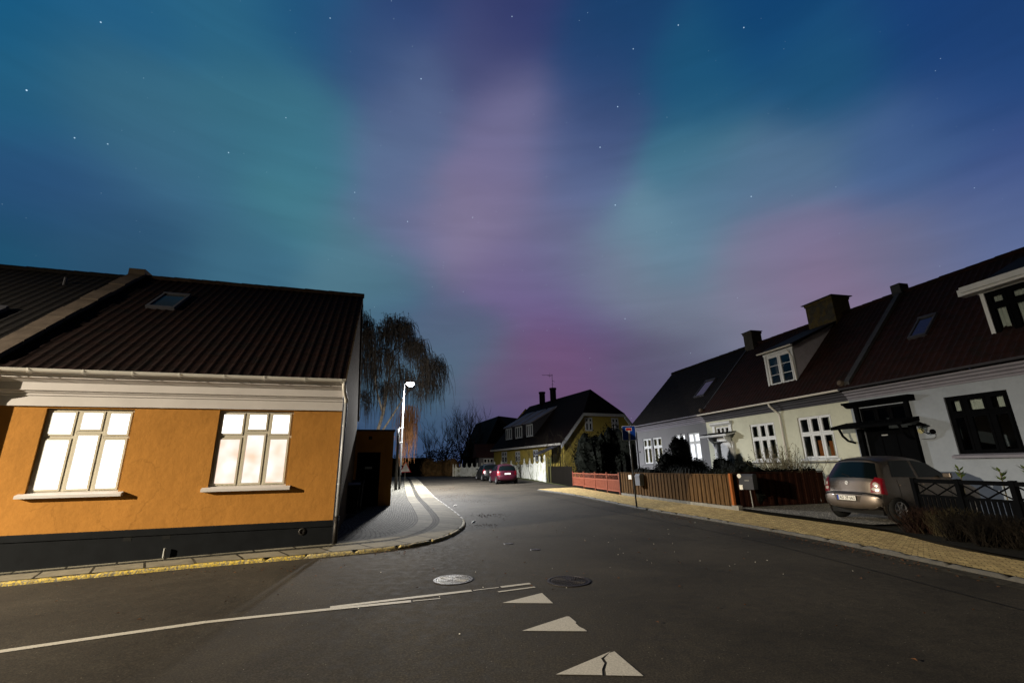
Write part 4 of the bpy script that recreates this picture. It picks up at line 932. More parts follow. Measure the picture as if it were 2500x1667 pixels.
mb = MB(); mb.box(-.23, -.12, -.325, -.302, -.25, -.10); mb.build('name_label', M['litter'], t); mb = MB(); mb.box(-.03, .12, -.325, -.315, .03, .055); mb.build('slot_plate', M['galv'], t)
# red garden fence
A, L_, ang, dr_ = along((3.86, 30.5), (5.30, 23.45))
FD = thing('picket_fence', (A.x, A.y, 0), ang, 'low brick red garden fence with lattice band, in four sections', 'fence')
G_ = lambda s: gz(A.x+dr_.x*s, A.y+dr_.y*s)+.085
post_s = [0, L_*.285, L_*.54, L_*.78, L_]
for s_ in post_s:
    mb = MB(); mb.box(s_-.04, s_+.04, -.04, .04, G_(s_)-.05, 1.20); mb.box(s_-.05, s_+.05, -.05, .05, 1.20, 1.225); mb.build('post', M['fence_red'], FD)
for k in range(4):
    a, b = post_s[k]+.04, post_s[k+1]-.04; g = G_((a+b)/2); mb = MB(); top = 1.14
    for (z0_, z1_) in ((top-.05, top), (top-.33, top-.27), (g+.10, g+.16)): mb.box(a, b, -.02, .02, z0_, z1_)
    n = int((b-a)/.10)
    for i in range(n): x = a+(b-a)*(i+.5)/n; mb.box(x-.034, x+.034, -.012, .012, g+.16, top-.33)
    n = 8
    for i in range(n):
        x0_, x1_ = a+(b-a)*i/n, a+(b-a)*(i+1)/n
        for (p, q) in (((x0_, -.012, top-.05), (x1_, -.012, top-.27)), ((x1_, .012, top-.05), (x0_, .012, top-.27))): mb.tube([p, q], .014, 4)
    mb.build('panel', M['fence_red'], FD)
# white fence
WP = [(2.50, 37.6), (2.0, 40.6), (1.3, 44.0), (.3, 47.5), (-1.0, 50.0), (-2.8, 52.0), (-5.0, 53.4), (-7.2, 54.4)]
FW = thing('white_fence', (0, 0, 0), 0, 'white board fence with scalloped top and tall pegs behind the two parked street cars', 'fence')
wp, Lw = resample(catmull(WP, 6), 400)
pos = 0; posts = [0]
while pos < Lw: pos += 1.95 if pos < 12 else (1.2 if pos < 16 else .72); posts.append(min(pos, Lw))
at = lambda s: wp[min(399, int(399*s/Lw))]
for k, s_ in enumerate(posts):
    p = at(s_); g = gz(p.x, p.y); hp = 2.05-.75*s_/Lw
    mb = MB(); mb.box(-.05, .05, -.06, .06, -.1, hp+.02); mb.add([(-.05,-.06,hp+.02),(.05,-.06,hp+.02),(.05,.06,hp+.02),(-.05,.06,hp+.02),(0,0,hp+.14)], [(0,1,4),(1,2,4),(2,3,4),(3,0,4)])
    d = at(min(Lw, s_+.3))-at(max(0, s_-.3)); o = mb.build('post', M['fence_white'], FW, loc=(p.x, p.y, g)); o.rotation_euler[2] = atan2(d.y, d.x)
for k in range(len(posts)-1):
    a, b = posts[k]+.05, posts[k+1]-.05
    if b-a < .1: continue
    mb = MB(); n = max(3, int((b-a)/.13))
    for i in range(n):
        s0, s1 = a+(b-a)*i/n, a+(b-a)*(i+1)/n-.010; p, q = at(s0), at(s1); t = (q-p).normalized() if (q-p).length > 1e-4 else Vector((0, 1)); q = p+t*max(.04, s1-s0)
        for (pp, sf) in (((p, q), 0),):
            u0, u1 = i/n, (i+1)/n; hb = 1.80-.68*a/Lw; sw_ = .30-.1*a/Lw
            h0, h1 = hb-sw_*sin(pi*u0)**.8, hb-sw_*sin(pi*u1)**.8; g = gz(p.x, p.y); nn = Vector((-t.y, t.x))*.012
            mb.add([(p.x-nn.x, p.y-nn.y, g+.05), (q.x-nn.x, q.y-nn.y, g+.05), (q.x-nn.x, q.y-nn.y, g+h1), (p.x-nn.x, p.y-nn.y, g+h0), (p.x+nn.x, p.y+nn.y, g+.05), (q.x+nn.x, q.y+nn.y, g+.05), (q.x+nn.x, q.y+nn.y, g+h1), (p.x+nn.x, p.y+nn.y, g+h0)], [(0,1,2,3),(4,7,6,5),(0,3,7,4),(1,5,6,2),(3,2,6,7)])
    mb.build('panel', M['fence_white'], FW)
# dark gate / fence between white and red
A, L_, ang, dr_ = along((2.72, 37.2), (3.85, 30.9))
FG = thing('dark_gate', (A.x, A.y, gz(A.x, A.y)), ang, 'dark board gate between weathered posts, linking the white fence and the red fence', 'gate')
for s_ in (0, .9):
    mb = MB(); mb.box(s_-.06, s_+.06, -.06, .06, -.1, 1.95); mb.build('post', M['fence_green'], FG)
mb = MB()
for i in range(int(L_/.16)): x = i*.16+.12; mb.box(x, x+.12, -.01, .015, -.02-.015*x*.8, 1.25+.03*sin(i*2.3))
mb.build('boards', M['wood_dark'], FG)
# low dark fence in front of the white house
A, L_, ang, dr_ = along((9.15, 10.7), (9.3, 4.5))
FK = thing('lattice_fence', (A.x, A.y, gz(A.x, A.y)+.1), ang, 'low black garden fence with crossed bars before the white house', 'fence')
mb = MB(); mb.box(0, L_, -.03, .04, 1.02, 1.10); mb.box(0, L_, -.02, .02, .72, .77); mb.box(0, L_, -.02, .02, .12, .18); mb.build('rail', M['dark_paint'], FK)
n = 6
for i in range(n+1):
    mb = MB(); x = L_*i/n; mb.box(x-.045, x+.045, -.045, .045, 0, 1.12); mb.build('post', M['dark_paint'], FK)
mb = MB()
for i in range(n):
    a, b = L_*i/n+.045, L_*(i+1)/n-.045; m_ = (a+b)/2
    for (p, q) in (((a, 0, .77), (m_, 0, 1.02)), ((m_, 0, .77), (a, .0, 1.02)), ((m_, 0, .77), (b, 0, 1.02)), ((b, 0, .77), (m_, 0, 1.02))): mb.tube([p, q], .016, 4)
    for j in range(9): x = a+(b-a)*j/9; mb.box(x, x+.075, -.008, .008, .18, .72)
mb.build('lattice', M['dark_paint'], FK)

# ------------------------------------------------------------------ VEGETATION
rnd = random.Random(11)
def leafcloud(mb, c, r, n, size, shell=.35, squash=1., noise_s=1.2, amp=.35):
    cx, cy, cz = c
    if size < .12:
        nr, ns = 8, 12; o_ = []
        for i_ in range(nr+1):
            for j_ in range(ns):
                th_, ph_ = pi*i_/nr, 2*pi*j_/ns; d = Vector((sin(th_)*cos(ph_), sin(th_)*sin(ph_), cos(th_)))
                k = (1+amp*noise.noise(Vector((d.x*noise_s+cx, d.y*noise_s+cy, d.z*noise_s*1.3+cz)))*2)*.84
                o_.append((cx+d.x*r[0]*k, cy+d.y*r[1]*k, max(.0, cz+d.z*r[2]*k)))
        mb.add(o_, [(i_*ns+j_, (i_+1)*ns+j_, (i_+1)*ns+(j_+1) % ns, i_*ns+(j_+1) % ns) for i_ in range(nr) for j_ in range(ns)])
    for i in range(n):
        d = Vector((rnd.gauss(0, 1), rnd.gauss(0, 1), rnd.gauss(0, 1))).normalized()
        k = 1+amp*noise.noise(Vector((d.x*noise_s+cx, d.y*noise_s+cy, d.z*noise_s*1.3+cz)))*2
        rr = k*(1-shell*rnd.random()**1.6)
        p = Vector((cx+d.x*r[0]*rr, cy+d.y*r[1]*rr, cz+d.z*r[2]*rr))
        if p.z < .05: continue
        a = Vector((rnd.gauss(0, 1), rnd.gauss(0, 1), rnd.gauss(0, 1))).normalized(); b = a.orthogonal().normalized(); s1 = size*rnd.uniform(.5, 1.3)
        mb.quad(p-a*s1, p-b*s1*.5, p+a*s1, p+b*s1*.5)
def shrub(name, label, loc, clumps, m, n, size, cat='shrub', group=None, core=True):
    t = thing(name, loc, 0, label, cat, group)
    mb = MB()
    for (c, r, q) in clumps: leafcloud(mb, c, r, int(n*q), size)
    mb.build('foliage', m, t)
    mb = MB()
    for (c, r, q) in clumps[:4]: mb.tube([(c[0]*.3, c[1]*.3, 0), (c[0]*.7, c[1]*.7, c[2]*.6), c], [.05, .03, .01], 5)
    mb.build('stem', M['twig'], t)
    return t
# evergreen in front of the pale house
shrub('evergreen_shrub', 'dense rounded black evergreen shrub before the lit windows of the pale grey house', (8.55, 23.4, .1),
      [((-.75, 0, .9), (.75, .7, .95), 1.), ((0, 0, 1.3), (.62, .6, 1.05), 1.), ((.15, 0, 2.1), (.30, .3, .75), .5), ((-.2, 0, 2.35), (.30, .3, .5), .3), ((.75, .1, .85), (.65, .6, .85), .9), ((1.15, .2, .6), (.5, .5, .7), .6)], M['leaf_dark'], 5200, .05)
mb = MB()
for i in range(34):
    t_ = i/33; x = 5.9+2.2*t_; y = 23.4-6.8*t_; leafcloud(mb, (x+.35, y, .75), (.42, .35, .66), 340, .045)
h = mb.build('hedge', M['leaf_dark']); tag(h, 'low clipped black hedge just behind the long brown board fence', 'hedge')
mb = MB()
for i in range(14): t_ = i/13; leafcloud(mb, (8.0+3.3*t_, 16.75+.8*t_, .8), (.30, .28, .62), 300, .045)
h = mb.build('hedge', M['leaf_dark']); tag(h, 'low black hedge along the side fence below the bare shrub', 'hedge')
mb = MB()
for i in range(12): t_ = i/11; leafcloud(mb, (9.9+.35*t_, 22.6-2.4*t_, .8), (.35, .35, .95), 300, .05)
h = mb.build('hedge', M['leaf_dark']); tag(h, 'black hedge block between the rounded evergreen and the white door', 'hedge')
# bare upright shrub before the cream house
BS = thing('bare_shrub', (10.35, 17.75, .15), 0, 'leafless upright shrub with many budded stems before the cream house windows', 'shrub')
mb = MB()
for i in range(230):
    a = rnd.uniform(0, 2*pi); sp = rnd.uniform(.1, 1.25); hh = rnd.uniform(1.0, 2.25)*(1-.22*sp); lean = rnd.gauss(-.05, .12)
    b0 = Vector((rnd.uniform(-.5, .5), rnd.uniform(-.3, .3), 0)); tip = b0+Vector((cos(a)*sp*.95+lean, sin(a)*sp*.5, hh)); mid = b0.lerp(tip, .5)+Vector((rnd.uniform(-.08, .08), rnd.uniform(-.05, .05), .12))
    mb.tube([b0, mid, tip], [.011, .008, .005], 4)
    for j in range(4):
        u = rnd.uniform(.45, 1); p = mid.lerp(tip, (u-.45)/.55); q = p+Vector((rnd.uniform(-.14, .14), rnd.uniform(-.08, .08), rnd.uniform(.05, .2))); mb.tube([p, q], [.005, .003], 3)
        mb.lathe([(.001, -.02), (.014, 0), (.001, .03)], q, n=4)
mb.build('stems', M['stem'], BS)
# heather bed along the right pavement
def tuft(mb, c, n, h, spread, r=.005):
    for i in range(n):
        a = rnd.uniform(0, 2*pi); s_ = rnd.uniform(.2, 1)*spread; hh = h*rnd.uniform(.5, 1.1); b0 = Vector(c)+Vector((rnd.gauss(0, spread*.25), rnd.gauss(0, spread*.25), 0)); tip = b0+Vector((cos(a)*s_, sin(a)*s_, hh)); mid = b0.lerp(tip, .5)+Vector((0, 0, hh*.12))
        mb.tube([b0, mid, tip], [r, r*.8, r*.4], 3, caps=False)
        for j in range(2): p = mid.lerp(tip, rnd.random()); mb.tube([p, p+Vector((rnd.uniform(-.05, .05), rnd.uniform(-.05, .05), rnd.uniform(.02, .08)))], [r*.7, r*.3], 3, caps=False)
k = 0
lbs = ['rust tinged dry heather at the driveway end of the bed', 'straw coloured dry plant second from the driveway in the bed', 'grey brown heather clump, third plant from the driveway', 'dark heather clump in the middle of the roadside bed',
       'twiggy heather clump right of the middle of the roadside bed', 'reddish heather clump near the right edge of the photo', 'last heather clump cut by the right edge of the photo']
for i in range(7):
    t_ = i/6; x = 8.62+.18*sin(i*1.9)-.1*t_; y = 10.35-3.3*t_
    mb = MB(); tuft(mb, (x, y, .1), 210, .44-.0*t_, .30); tuft(mb, (x+.28, y+.2, .1), 170, .5, .28); tuft(mb, (x+.25, y-.25, .1), 170, .5, .28)
    m_ = [M['heather'], M['grassy'], M['leaf_brown'], M['leaf_brown'], M['leaf_brown'], M['heather'], M['leaf_brown']][i]
    t = thing('heather', (0, 0, gz(x, y)), 0, lbs[i], 'plant', 'heather plants in the roadside bed'); mb.build('stems', m_, t)
for i, (x, y) in enumerate(((9.75, 10.2), (9.9, 9.5), (9.8, 8.9))):
    t = thing('leafy_plant', (x, y, .1), 0, ['small yellow green leafy tip above the black fence beside the car bonnet', 'faint green leafy tip, middle one of three above the black fence', 'largest yellow green leafy tip above the black fence'][i], 'plant', 'leafy plants behind the black fence')
    mb = MB(); H_ = [1.28, 1.26, 1.34][i]; mb.tube([(0, 0, 0), (.03, 0, H_)], .012, 5); mb.build('stem', M['stem'], t)
    mb = MB()
    for j in range(16):
        a = j*2.4; l = rnd.uniform(.10, .2); z = H_-.18+.2*rnd.random(); d = Vector((cos(a), sin(a), .8)).normalized(); s_ = Vector((-sin(a), cos(a), 0))*.025; b0 = Vector((.03, 0, z)); mb.quad(b0, b0+d*l*.5+s_, b0+d*l, b0+d*l*.5-s_)
    mb.build('leaves', M['leaf_green'], t)
# bare trees
def branch(mb, p, d, L, r, depth, spread=.5, up=.15, kids=3, tips=None):
    n = 4; pts = [p.copy()]; q = p.copy(); dd = d.copy()
    for i in range(n):
        dd = (dd+Vector((rnd.gauss(0, .12), rnd.gauss(0, .12), rnd.gauss(0, .08)+up*.25))).normalized(); q = q+dd*L/n; pts.append(q.copy())
    mb.tube(pts, [r*(1-.16*i) for i in range(n+1)], 5 if r > .03 else 3, caps=False)
    if tips is not None and depth <= 1: tips.append(q.copy())
    if depth <= 0: return
    for k in range(kids):
        b0 = pts[rnd.choice([2, 3, 4])]; s_ = Vector((rnd.gauss(0, 1), rnd.gauss(0, 1), rnd.gauss(0, .6))); nd = (dd+s_*spread).normalized()
        branch(mb, b0, nd, L*rnd.uniform(.55, .8), r*.5, depth-1, spread, up, kids, tips)
BT = thing('birch_tree', (0, 0, 0), 0, 'big weeping birch without leaves rising behind the shed and street lamp', 'tree')
mb = MB(); tips = [(-15.2,15.4,6),(-14.7,15.9,7),(-14.2,15.2,7),(-13.7,13.6,7),(-13.1,13.2,6.5),(-12.6,14.2,6),(-12.1,14.9,5.5),(-11.6,15.1,5.5),(-11.1,15.0,5),(-10.6,15.1,5),(-10.2,14.9,4.5),(-9.8,14.2,4.5),(-9.5,13.2,3.5),(-9.4,12.2,3.5),(-8.9,12.5,4),(-8.6,12.3,4),(-8.5,11.0,3),(-7.9,10.2,4.2),(-7.5,10.6,4.0),(-7.0,11.0,3.6),(-6.9,10.6,4.4),(-7.4,9.2,3.6),(-8.1,8.8,4.2),(-14.9,12,6),(-14.2,11,6),(-13.4,10.5,5.5),(-12.6,11.5,5.5),(-11.8,11.8,5),(-11,11.2,5),(-10.4,10.2,4.2),(-9.6,9.4,4),(-12.2,8.8,4),(-13.6,8,4),(-10.9,8.4,4)]
tips = [(Vector((x, 40+rnd.uniform(-2, 2), z)), h_) for x, z, h_ in tips]
t1 = [Vector((-13.2, 40, .4)), Vector((-12.4, 40, 3.6)), Vector((-11.7, 40, 6.4)), Vector((-11.4, 40.1, 9.2)), Vector((-11.1, 40.1, 12.2))]
t2 = [Vector((-14.0, 40.6, .4)), Vector((-14.1, 40.5, 4)), Vector((-14.6, 40.4, 7.5)), Vector((-14.4, 40.2, 11.5)), Vector((-14.3, 40.1, 14))]
t3 = [t1[1], Vector((-10.6, 39.9, 6.5)), Vector((-9.3, 39.8, 8.6)), Vector((-7.9, 39.7, 10.2))]
t4 = [t1[2], Vector((-12.6, 40, 9.5)), Vector((-12.4, 40, 13))]
for t_, r0_ in ((t1, .20), (t2, .18), (t3, .10), (t4, .10)): c_ = catmull(t_, 5); mb.tube(c_, [r0_*(1-.75*i/(len(c_)-1)) for i in range(len(c_))], 8)
trunkpts = [p for t_ in (t1, t2, t3, t4) for p in catmull(t_, 5)[4:]]
mb.build('trunk', M['bark'], BT)
mb = MB(); st = MB(); so = MB()
for (tp, hang) in tips:
    near = min(trunkpts, key=lambda q: (q-tp).length + (6 if q.z > tp.z-.8 else 0)); midp = near.lerp(tp, .6)+Vector((0, 0, .5))
    mb.tube([near, midp, tp], [.055, .035, .015], 5)
    for j in range(3):
        q = tp+Vector((rnd.gauss(0, .6), rnd.gauss(0, .6), rnd.gauss(.1, .35))); mb.tube([midp, q], [.03, .01], 4)
    for j in range(int(84)):
        u = rnd.random(); b0 = midp.lerp(tp, .35+.65*u)+Vector((rnd.gauss(0, .30), rnd.gauss(0, .5), rnd.gauss(.1, .32)))
        hl = hang*rnd.uniform(.25, .95)*(.5+.5*u); pts = [b0]; q = b0.copy(); vx, vy = rnd.gauss(.10, .14), rnd.gauss(0, .14); nseg = 5
        q = q+Vector((vx*1.3, vy, .10)); pts.append(q.copy())
        for s_ in range(nseg): q = q+Vector((vx*.5*(1-s_/nseg)+rnd.gauss(0, .035), rnd.gauss(0, .035), -hl/nseg)); pts.append(q.copy())
        st.tube(pts, [.019, .017, .015, .014, .012, .010, .007], 3, caps=False)
        if rnd.random() < .5:
            p = pts[3]; q = p+Vector((rnd.gauss(0, .25), rnd.gauss(0, .2), -rnd.uniform(.4, 1.1))); st.tube([p, (p+q)/2+Vector((.04, 0, .06)), q], [.010, .008, .005], 3, caps=False)
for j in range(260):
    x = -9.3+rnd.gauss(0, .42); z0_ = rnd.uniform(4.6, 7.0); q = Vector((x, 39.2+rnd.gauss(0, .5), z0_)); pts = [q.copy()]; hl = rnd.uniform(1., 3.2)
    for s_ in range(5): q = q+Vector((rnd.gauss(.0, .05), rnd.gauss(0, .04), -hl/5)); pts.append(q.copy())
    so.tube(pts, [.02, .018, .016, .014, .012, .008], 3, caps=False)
mb.build('limbs', M['twig'], BT); o = st.build('hanging_twigs', M['twig'], BT); o = so.build('hanging_twigs', M['twig_orange_lit'], BT); o['label'] = 'hanging twigs coloured as if lit orange'  # warm orange light on these twigs is painted in as their colour
def bare_tree(loc, h_, label, m=None, kids=4, name='bare_tree', depth=3):
    t = thing(name, loc, 0, label, 'tree', 'bare trees at the end of the street' if loc[1] > 50 else None)
    mb = MB(); mb.tube([(0, 0, 0), (0, .0, h_*.35)], [h_*.025, h_*.018], 6); mb.build('trunk', m or M['twig'], t)
    mb = MB()
    for k in range(kids+2): branch(mb, Vector((0, 0, h_*rnd.uniform(.2, .35))), Vector((rnd.gauss(0, .4), rnd.gauss(0, .4), 1)).normalized(), h_*.38, h_*.010, depth, .45, .5, kids)
    mb.build('crown', m or M['twig'], t); return t
bt = [((-12.6, 68), 6.0, 'lowest bare tree, above the left end of the brown hedge'), ((-10.4, 70), 8.2, 'bare tree with a pale fork above the brown hedge'), ((-8.2, 71), 9.0, 'tallest bare tree, above the left end of the white fence'), ((-6.2, 69), 8.4, 'bare tree just right of the tallest one over the white fence'), ((-3.6, 70), 5.8, 'low bare tree beside the dark gabled house')]
for (x, y), h_, lb in bt: bare_tree((x, y, .5), h_, lb)
def bushmass(name, label, pts, m, n, size, cat='bushes', kind=None):
    mb = MB()
    for (x, y, z, rx, ry, rz_) in pts: leafcloud(mb, (x, y, z), (rx, ry, rz_), n, size, shell=.5)
    o = mb.build(name, m); tag(o, label, cat, kind=kind); return o
bushmass('thicket', 'dark tangled thicket below the bare trees at the end of the street', [(-14, 66, 1.6, 2, 1.5, 1.6), (-11.5, 66, 2.2, 1.8, 1.5, 2.2), (-9.4, 67, 2.6, 1.8, 1.5, 2.6), (-7.2, 67, 3.0, 1.9, 1.5, 3.0), (-5, 67, 2.7, 1.8, 1.5, 2.7), (-3, 67, 2.2, 1.5, 1.5, 2.2), (-16.5, 67, 1.5, 2, 1.5, 1.6)], M['leaf_brown'], 1500, .13, 'thicket', 'stuff')
bushmass('beech_hedge', 'clipped brown beech hedge left of the white fence at the bend', [(-11.0+.66*i, 58.6-.1*i, 1.35, .85, .7, 1.25) for i in range(6)], M['leaf_beech'], 1500, .07, 'hedge')
bushmass('dark_hedge', 'tall black hedge before the gable of the yellow house', [(5.6+.9*i, 35.2+.1*i, 1.9, .95, 1.1, 2.25+.10*sin(i*2)) for i in range(7)], M['leaf_dark'], 1700, .09, 'hedge')
for (x, y, h_, lb) in ((3.6, 40.5, 4.6, 'tangled leafless shrub left of the tall black hedge'), (1.9, 42.5, 3.6, 'leafless shrub before the yellow side wall, above the white fence end'), (4.9, 38.8, 5.0, 'leafless climbing bush against the tall black hedge'), (.6, 46.0, 3.0, 'small leafless bush above the red car and white fence')):
    t = thing('bare_bush', (x, y, .3), 0, lb, 'shrub'); mb = MB()
    for k in range(9): branch(mb, Vector((rnd.gauss(0, .25), rnd.gauss(0, .2), 0)), Vector((rnd.gauss(0, .5), rnd.gauss(0, .4), 1)).normalized(), h_*.45, .03, 3, .55, .3, 3)
    mb.build('stems', mat('shrub_bark', (.03, .026, .016), .85, .4), t)
# carport roof (small glazed lean to)
CP = thing('glass_shelter', (2.4, 41.0, .35), radians(24), 'small lean-to shelter with a sloping glass roof behind the white fence', 'shelter')
mb = MB(); mb.add([(0, 0, 2.25), (2.1, 0, 3.05), (2.1, 1.6, 3.05), (0, 1.6, 2.25), (0, 0, 2.30), (2.1, 0, 3.1), (2.1, 1.6, 3.1), (0, 1.6, 2.30)], [(0,3,2,1),(4,5,6,7),(0,1,5,4),(1,2,6,5),(2,3,7,6),(3,0,4,7)]); mb.build('roof', M['zinc'], CP)
for (x, y, h_) in ((.05, .05, 2.2), (2.0, .05, 3.0), (.05, 1.5, 2.2), (2.0, 1.5, 3.0)): mb = MB(); mb.box(x-.04, x+.04, y-.04, y+.04, 0, h_); mb.build('post', M['wood_dark'], CP)
# fallen leaves and grit
mb = MB()
def leaves(x, y, sx, sy, n, s=.03):
    for i in range(n):
        px_, py_ = x+rnd.gauss(0, sx), y+rnd.gauss(0, sy); z = gz(px_, py_)+.008+rnd.random()*.012; a = rnd.uniform(0, 2*pi); c_, s_ = cos(a)*s*rnd.uniform(.4, 1), sin(a)*s*rnd.uniform(.4, 1)
        mb.quad((px_-c_, py_-s_, z), (px_+s_*.6, py_-c_*.6, z+.008), (px_+c_, py_+s_, z), (px_-s_*.6, py_+c_*.6, z+.010))
for (x, y, sx, sy, n) in ((-.9, 16.3, .35, .35, 150), (-.9, 13.7, .2, .2, 70), (-3.2, 25, .5, 1.2, 130), (-4.6, 31, .6, 1.5, 150), (-2.0, 22, .4, .6, 60), (5.0, 15.4, .25, .6, 90), (6.0, 11.5, .2, 1.2, 110), (6.4, 9, .15, 1.2, 130), (5.3, 15, .5, 2.0, 120), (4.2, 20, .4, 2.5, 110), (-6.5, 8.6, 1.6, .25, 60), (-2.6, 9.9, .5, .2, 40), (1, 12, 2.5, 4, 60), (3, 7, 2, 2, 25), (-4, 7.5, 2.5, 1.0, 20)): leaves(x, y, sx, sy, n)
o = mb.build('fallen_leaves', M['dead_leaf']); tag(o, 'brown fallen leaves scattered along the kerbs', 'leaves', kind='stuff')
mb = MB()
for i in range(40):
    x, y = rnd.uniform(1.2, 6.0), rnd.uniform(6.5, 14)
    if i > 30: x, y = rnd.uniform(-3, 1), rnd.uniform(5, 9)
    s_ = rnd.uniform(.003, .007); mb.box(x, x+s_*2, y, y+s_, gz(x, y)+.002, gz(x, y)+.004+s_*.6)
o = mb.build('litter', M['litter']); tag(o, 'tiny pale bits of litter and grit strewn on the asphalt', 'litter', kind='stuff')
for (x, y, lb) in ((-2.55, 20.0, 'crumpled pale litter by the kerb, farther from the camera'), (-1.28, 14.4, 'crumpled pale litter lying at the kerb bend')):
    mb = MB(); 
    for i in range(6): a, b = rnd.uniform(-.06, .06), rnd.uniform(-.05, .05); mb.add([(a-.04, b, .0), (a+.03, b-.04, .02), (a+.04, b+.02, .07), (a-.02, b+.05, .03)], [(0, 1, 2), (0, 2, 3), (0, 3, 1)])
    tag(mb.build('crumpled_litter', M['litter'], loc=(x, y, gz(x, y))), lb, 'litter')

# ------------------------------------------------------------------ CARS
def car(loc, rz, label, paint, Lc=3.55, W=1.64, Hc=1.56, detail=False, group=None, plate_text=None):
    t = thing('parked_car', loc, rz, label, 'car', group)
    hs = Hc/1.56; ys = Lc/3.55
    P = [(.22,.24),(.06,.27),(.0,.36),(-.02,.50),(-.005,.62),(.03,.675),(.055,.70),(.075,.80),(.10,.93),(.14,1.02),(.24,1.20),(.36,1.38),(.43,1.47),(.55,1.52),(.9,1.555),(1.3,1.56),(1.75,1.53),(2.0,1.47),(2.3,1.30),(2.62,1.08),(2.78,1.01),(3.1,.94),(3.35,.84),(3.48,.72),(3.54,.55),(3.55,.38),(3.5,.25)]
    P = [(y*ys, z*hs) for y, z in P]; PP = catmull(P, 4); T = len(PP)
    def Wz(y, z):
        z = z/hs
        tb = [(0, .90), (.25, .93), (.45, .985), (.7, 1.), (.95, .965), (1.02, .94), (1.45, .735), (1.6, .68)]
        for (a, b), (c, d_) in zip(tb, tb[1:]):
            if z <= c: w_ = b+(d_-b)*max(0, (z-a)/(c-a)); break
        else: w_ = tb[-1][1]
        yr = y; yf = Lc-y
        return W/2*w_*(1-.10*exp(-max(0, yr)/.14)-.02*exp(-max(0, yr)/.5))*(1-.16*exp(-max(0, yf)/.22))
    def nrm(i):
        a, b = PP[max(0, i-1)], PP[min(T-1, i+1)]; d = (b-a).normalized(); return Vector((-d.y, d.x))*1.0   # (y,z) outward
    def shell(i, s, off=0.):
        i0 = int(min(T-2, max(0, floor(i)))); f = i-i0; p = PP[i0].lerp(PP[i0+1], f); n_ = nrm(i0).lerp(nrm(i0+1), f)
        if n_.length > 0: n_.normalize()
        r = .11*abs(s)**5 + .035*s*s
        y, z = p.x-n_.x*(r-off), p.y-n_.y*(r-off)
        return Vector((s*(Wz(y, z)+off*abs(s)**4), y, z))
    # outward check
    sgn_ = 1 if nrm(12).x < 0 else -1
    if sgn_ < 0:
        _n = nrm
        nrm = lambda i: -_n(i)
    mb = MB(); ms = 14; grid = []
    for i in range(T): grid.append([shell(i, -1+2*j/ms) for j in range(ms+1)])
    vs = [p for row in grid for p in row]
    mb.add(vs, [(i*(ms+1)+j, i*(ms+1)+j+1, (i+1)*(ms+1)+j+1, (i+1)*(ms+1)+j) for i in range(T-1) for j in range(ms)])
    for sd in (-1, 1):
        rows = 10; vs = []
        for i in range(T):
            e = shell(i, sd)
            yb_ = min(max(e.y+.015, .22), Lc-.22)
            for k in range(rows+1):
                u = k/rows; y = e.y+(yb_-e.y)*u; z = e.z+(.22*hs-e.z)*u; vs.append(Vector((sd*Wz(y, z), y, z)) if k else e)
        mb.add(vs, [((i*(rows+1)+k, i*(rows+1)+k+1, (i+1)*(rows+1)+k+1, (i+1)*(rows+1)+k) if sd < 0 else (i*(rows+1)+k, (i+1)*(rows+1)+k, (i+1)*(rows+1)+k+1, i*(rows+1)+k+1)) for i in range(T-1) for k in range(rows)])
    b = mb.build('body', paint, t, smooth=True)
    bm = bmesh.new(); bm.from_mesh(b.data); bmesh.ops.remove_doubles(bm, verts=bm.verts, dist=.0015); bmesh.ops.recalc_face_normals(bm, faces=bm.faces); bm.to_mesh(b.data); bm.free()
    mb = MB(); mb.box(-W*.42, W*.42, .2, Lc-.2, .17, .24*hs+.05); mb.build('underbody', M['trim_black'], t)
    # index for a height on the tail
    def iz(z, front=False):
        rng = range(int(T*.62), T-1) if front else range(4, int(T*.5))
        return min(rng, key=lambda i: abs(PP[i].y/hs-z))
    def fz(z):
        for i in range(4, int(T*.55)):
            if PP[i].y/hs <= z <= PP[i+1].y/hs: return i+(z-PP[i].y/hs)/(PP[i+1].y/hs-PP[i].y/hs)
        return iz(z)
    def patch(poly_s, z0, z1, off, m, name, par, nz=8, ns=10, curve=None):
        mb = MB(); vs = []
        for a in range(nz+1):
            z = z0+(z1-z0)*a/nz; sl, sr = poly_s(a/nz)
            for c in range(ns+1): vs.append(shell(fz(z), sl+(sr-sl)*c/ns, off))
        mb.add(vs, [(a*(ns+1)+c, a*(ns+1)+c+1, (a+1)*(ns+1)+c+1, (a+1)*(ns+1)+c) for a in range(nz) for c in range(ns)]); return mb.build(name, m, par, smooth=True)
    patch(lambda u: (-.93+.06*u, .93-.06*u), 1.035, 1.42, .006, M['car_glass'], 'rear_window', t)
    patch(lambda u: (-.93, .93), 1.46, 1.49, .010, M['trim_black'], 'roof_spoiler', t, nz=2)
    def sidepatch(quad_, m, name, sd, off=.006, n_=6, par=None):
        mb = MB(); vs = []
        (a, b_, c, d_) = [Vector(q) for q in quad_]
        for i in range(n_+1):
            for j in range(n_+1):
                p = a.lerp(b_, i/n_).lerp(d_.lerp(c, i/n_), j/n_); y, z = p.x*ys, p.y*hs; vs.append((sd*(Wz(y, z)+off), y, z))
        mb.add(vs, [(i*(n_+1)+j, (i+1)*(n_+1)+j, (i+1)*(n_+1)+j+1, i*(n_+1)+j+1) for i in range(n_) for j in range(n_)]); return mb.build(name, m, par or t, smooth=True)
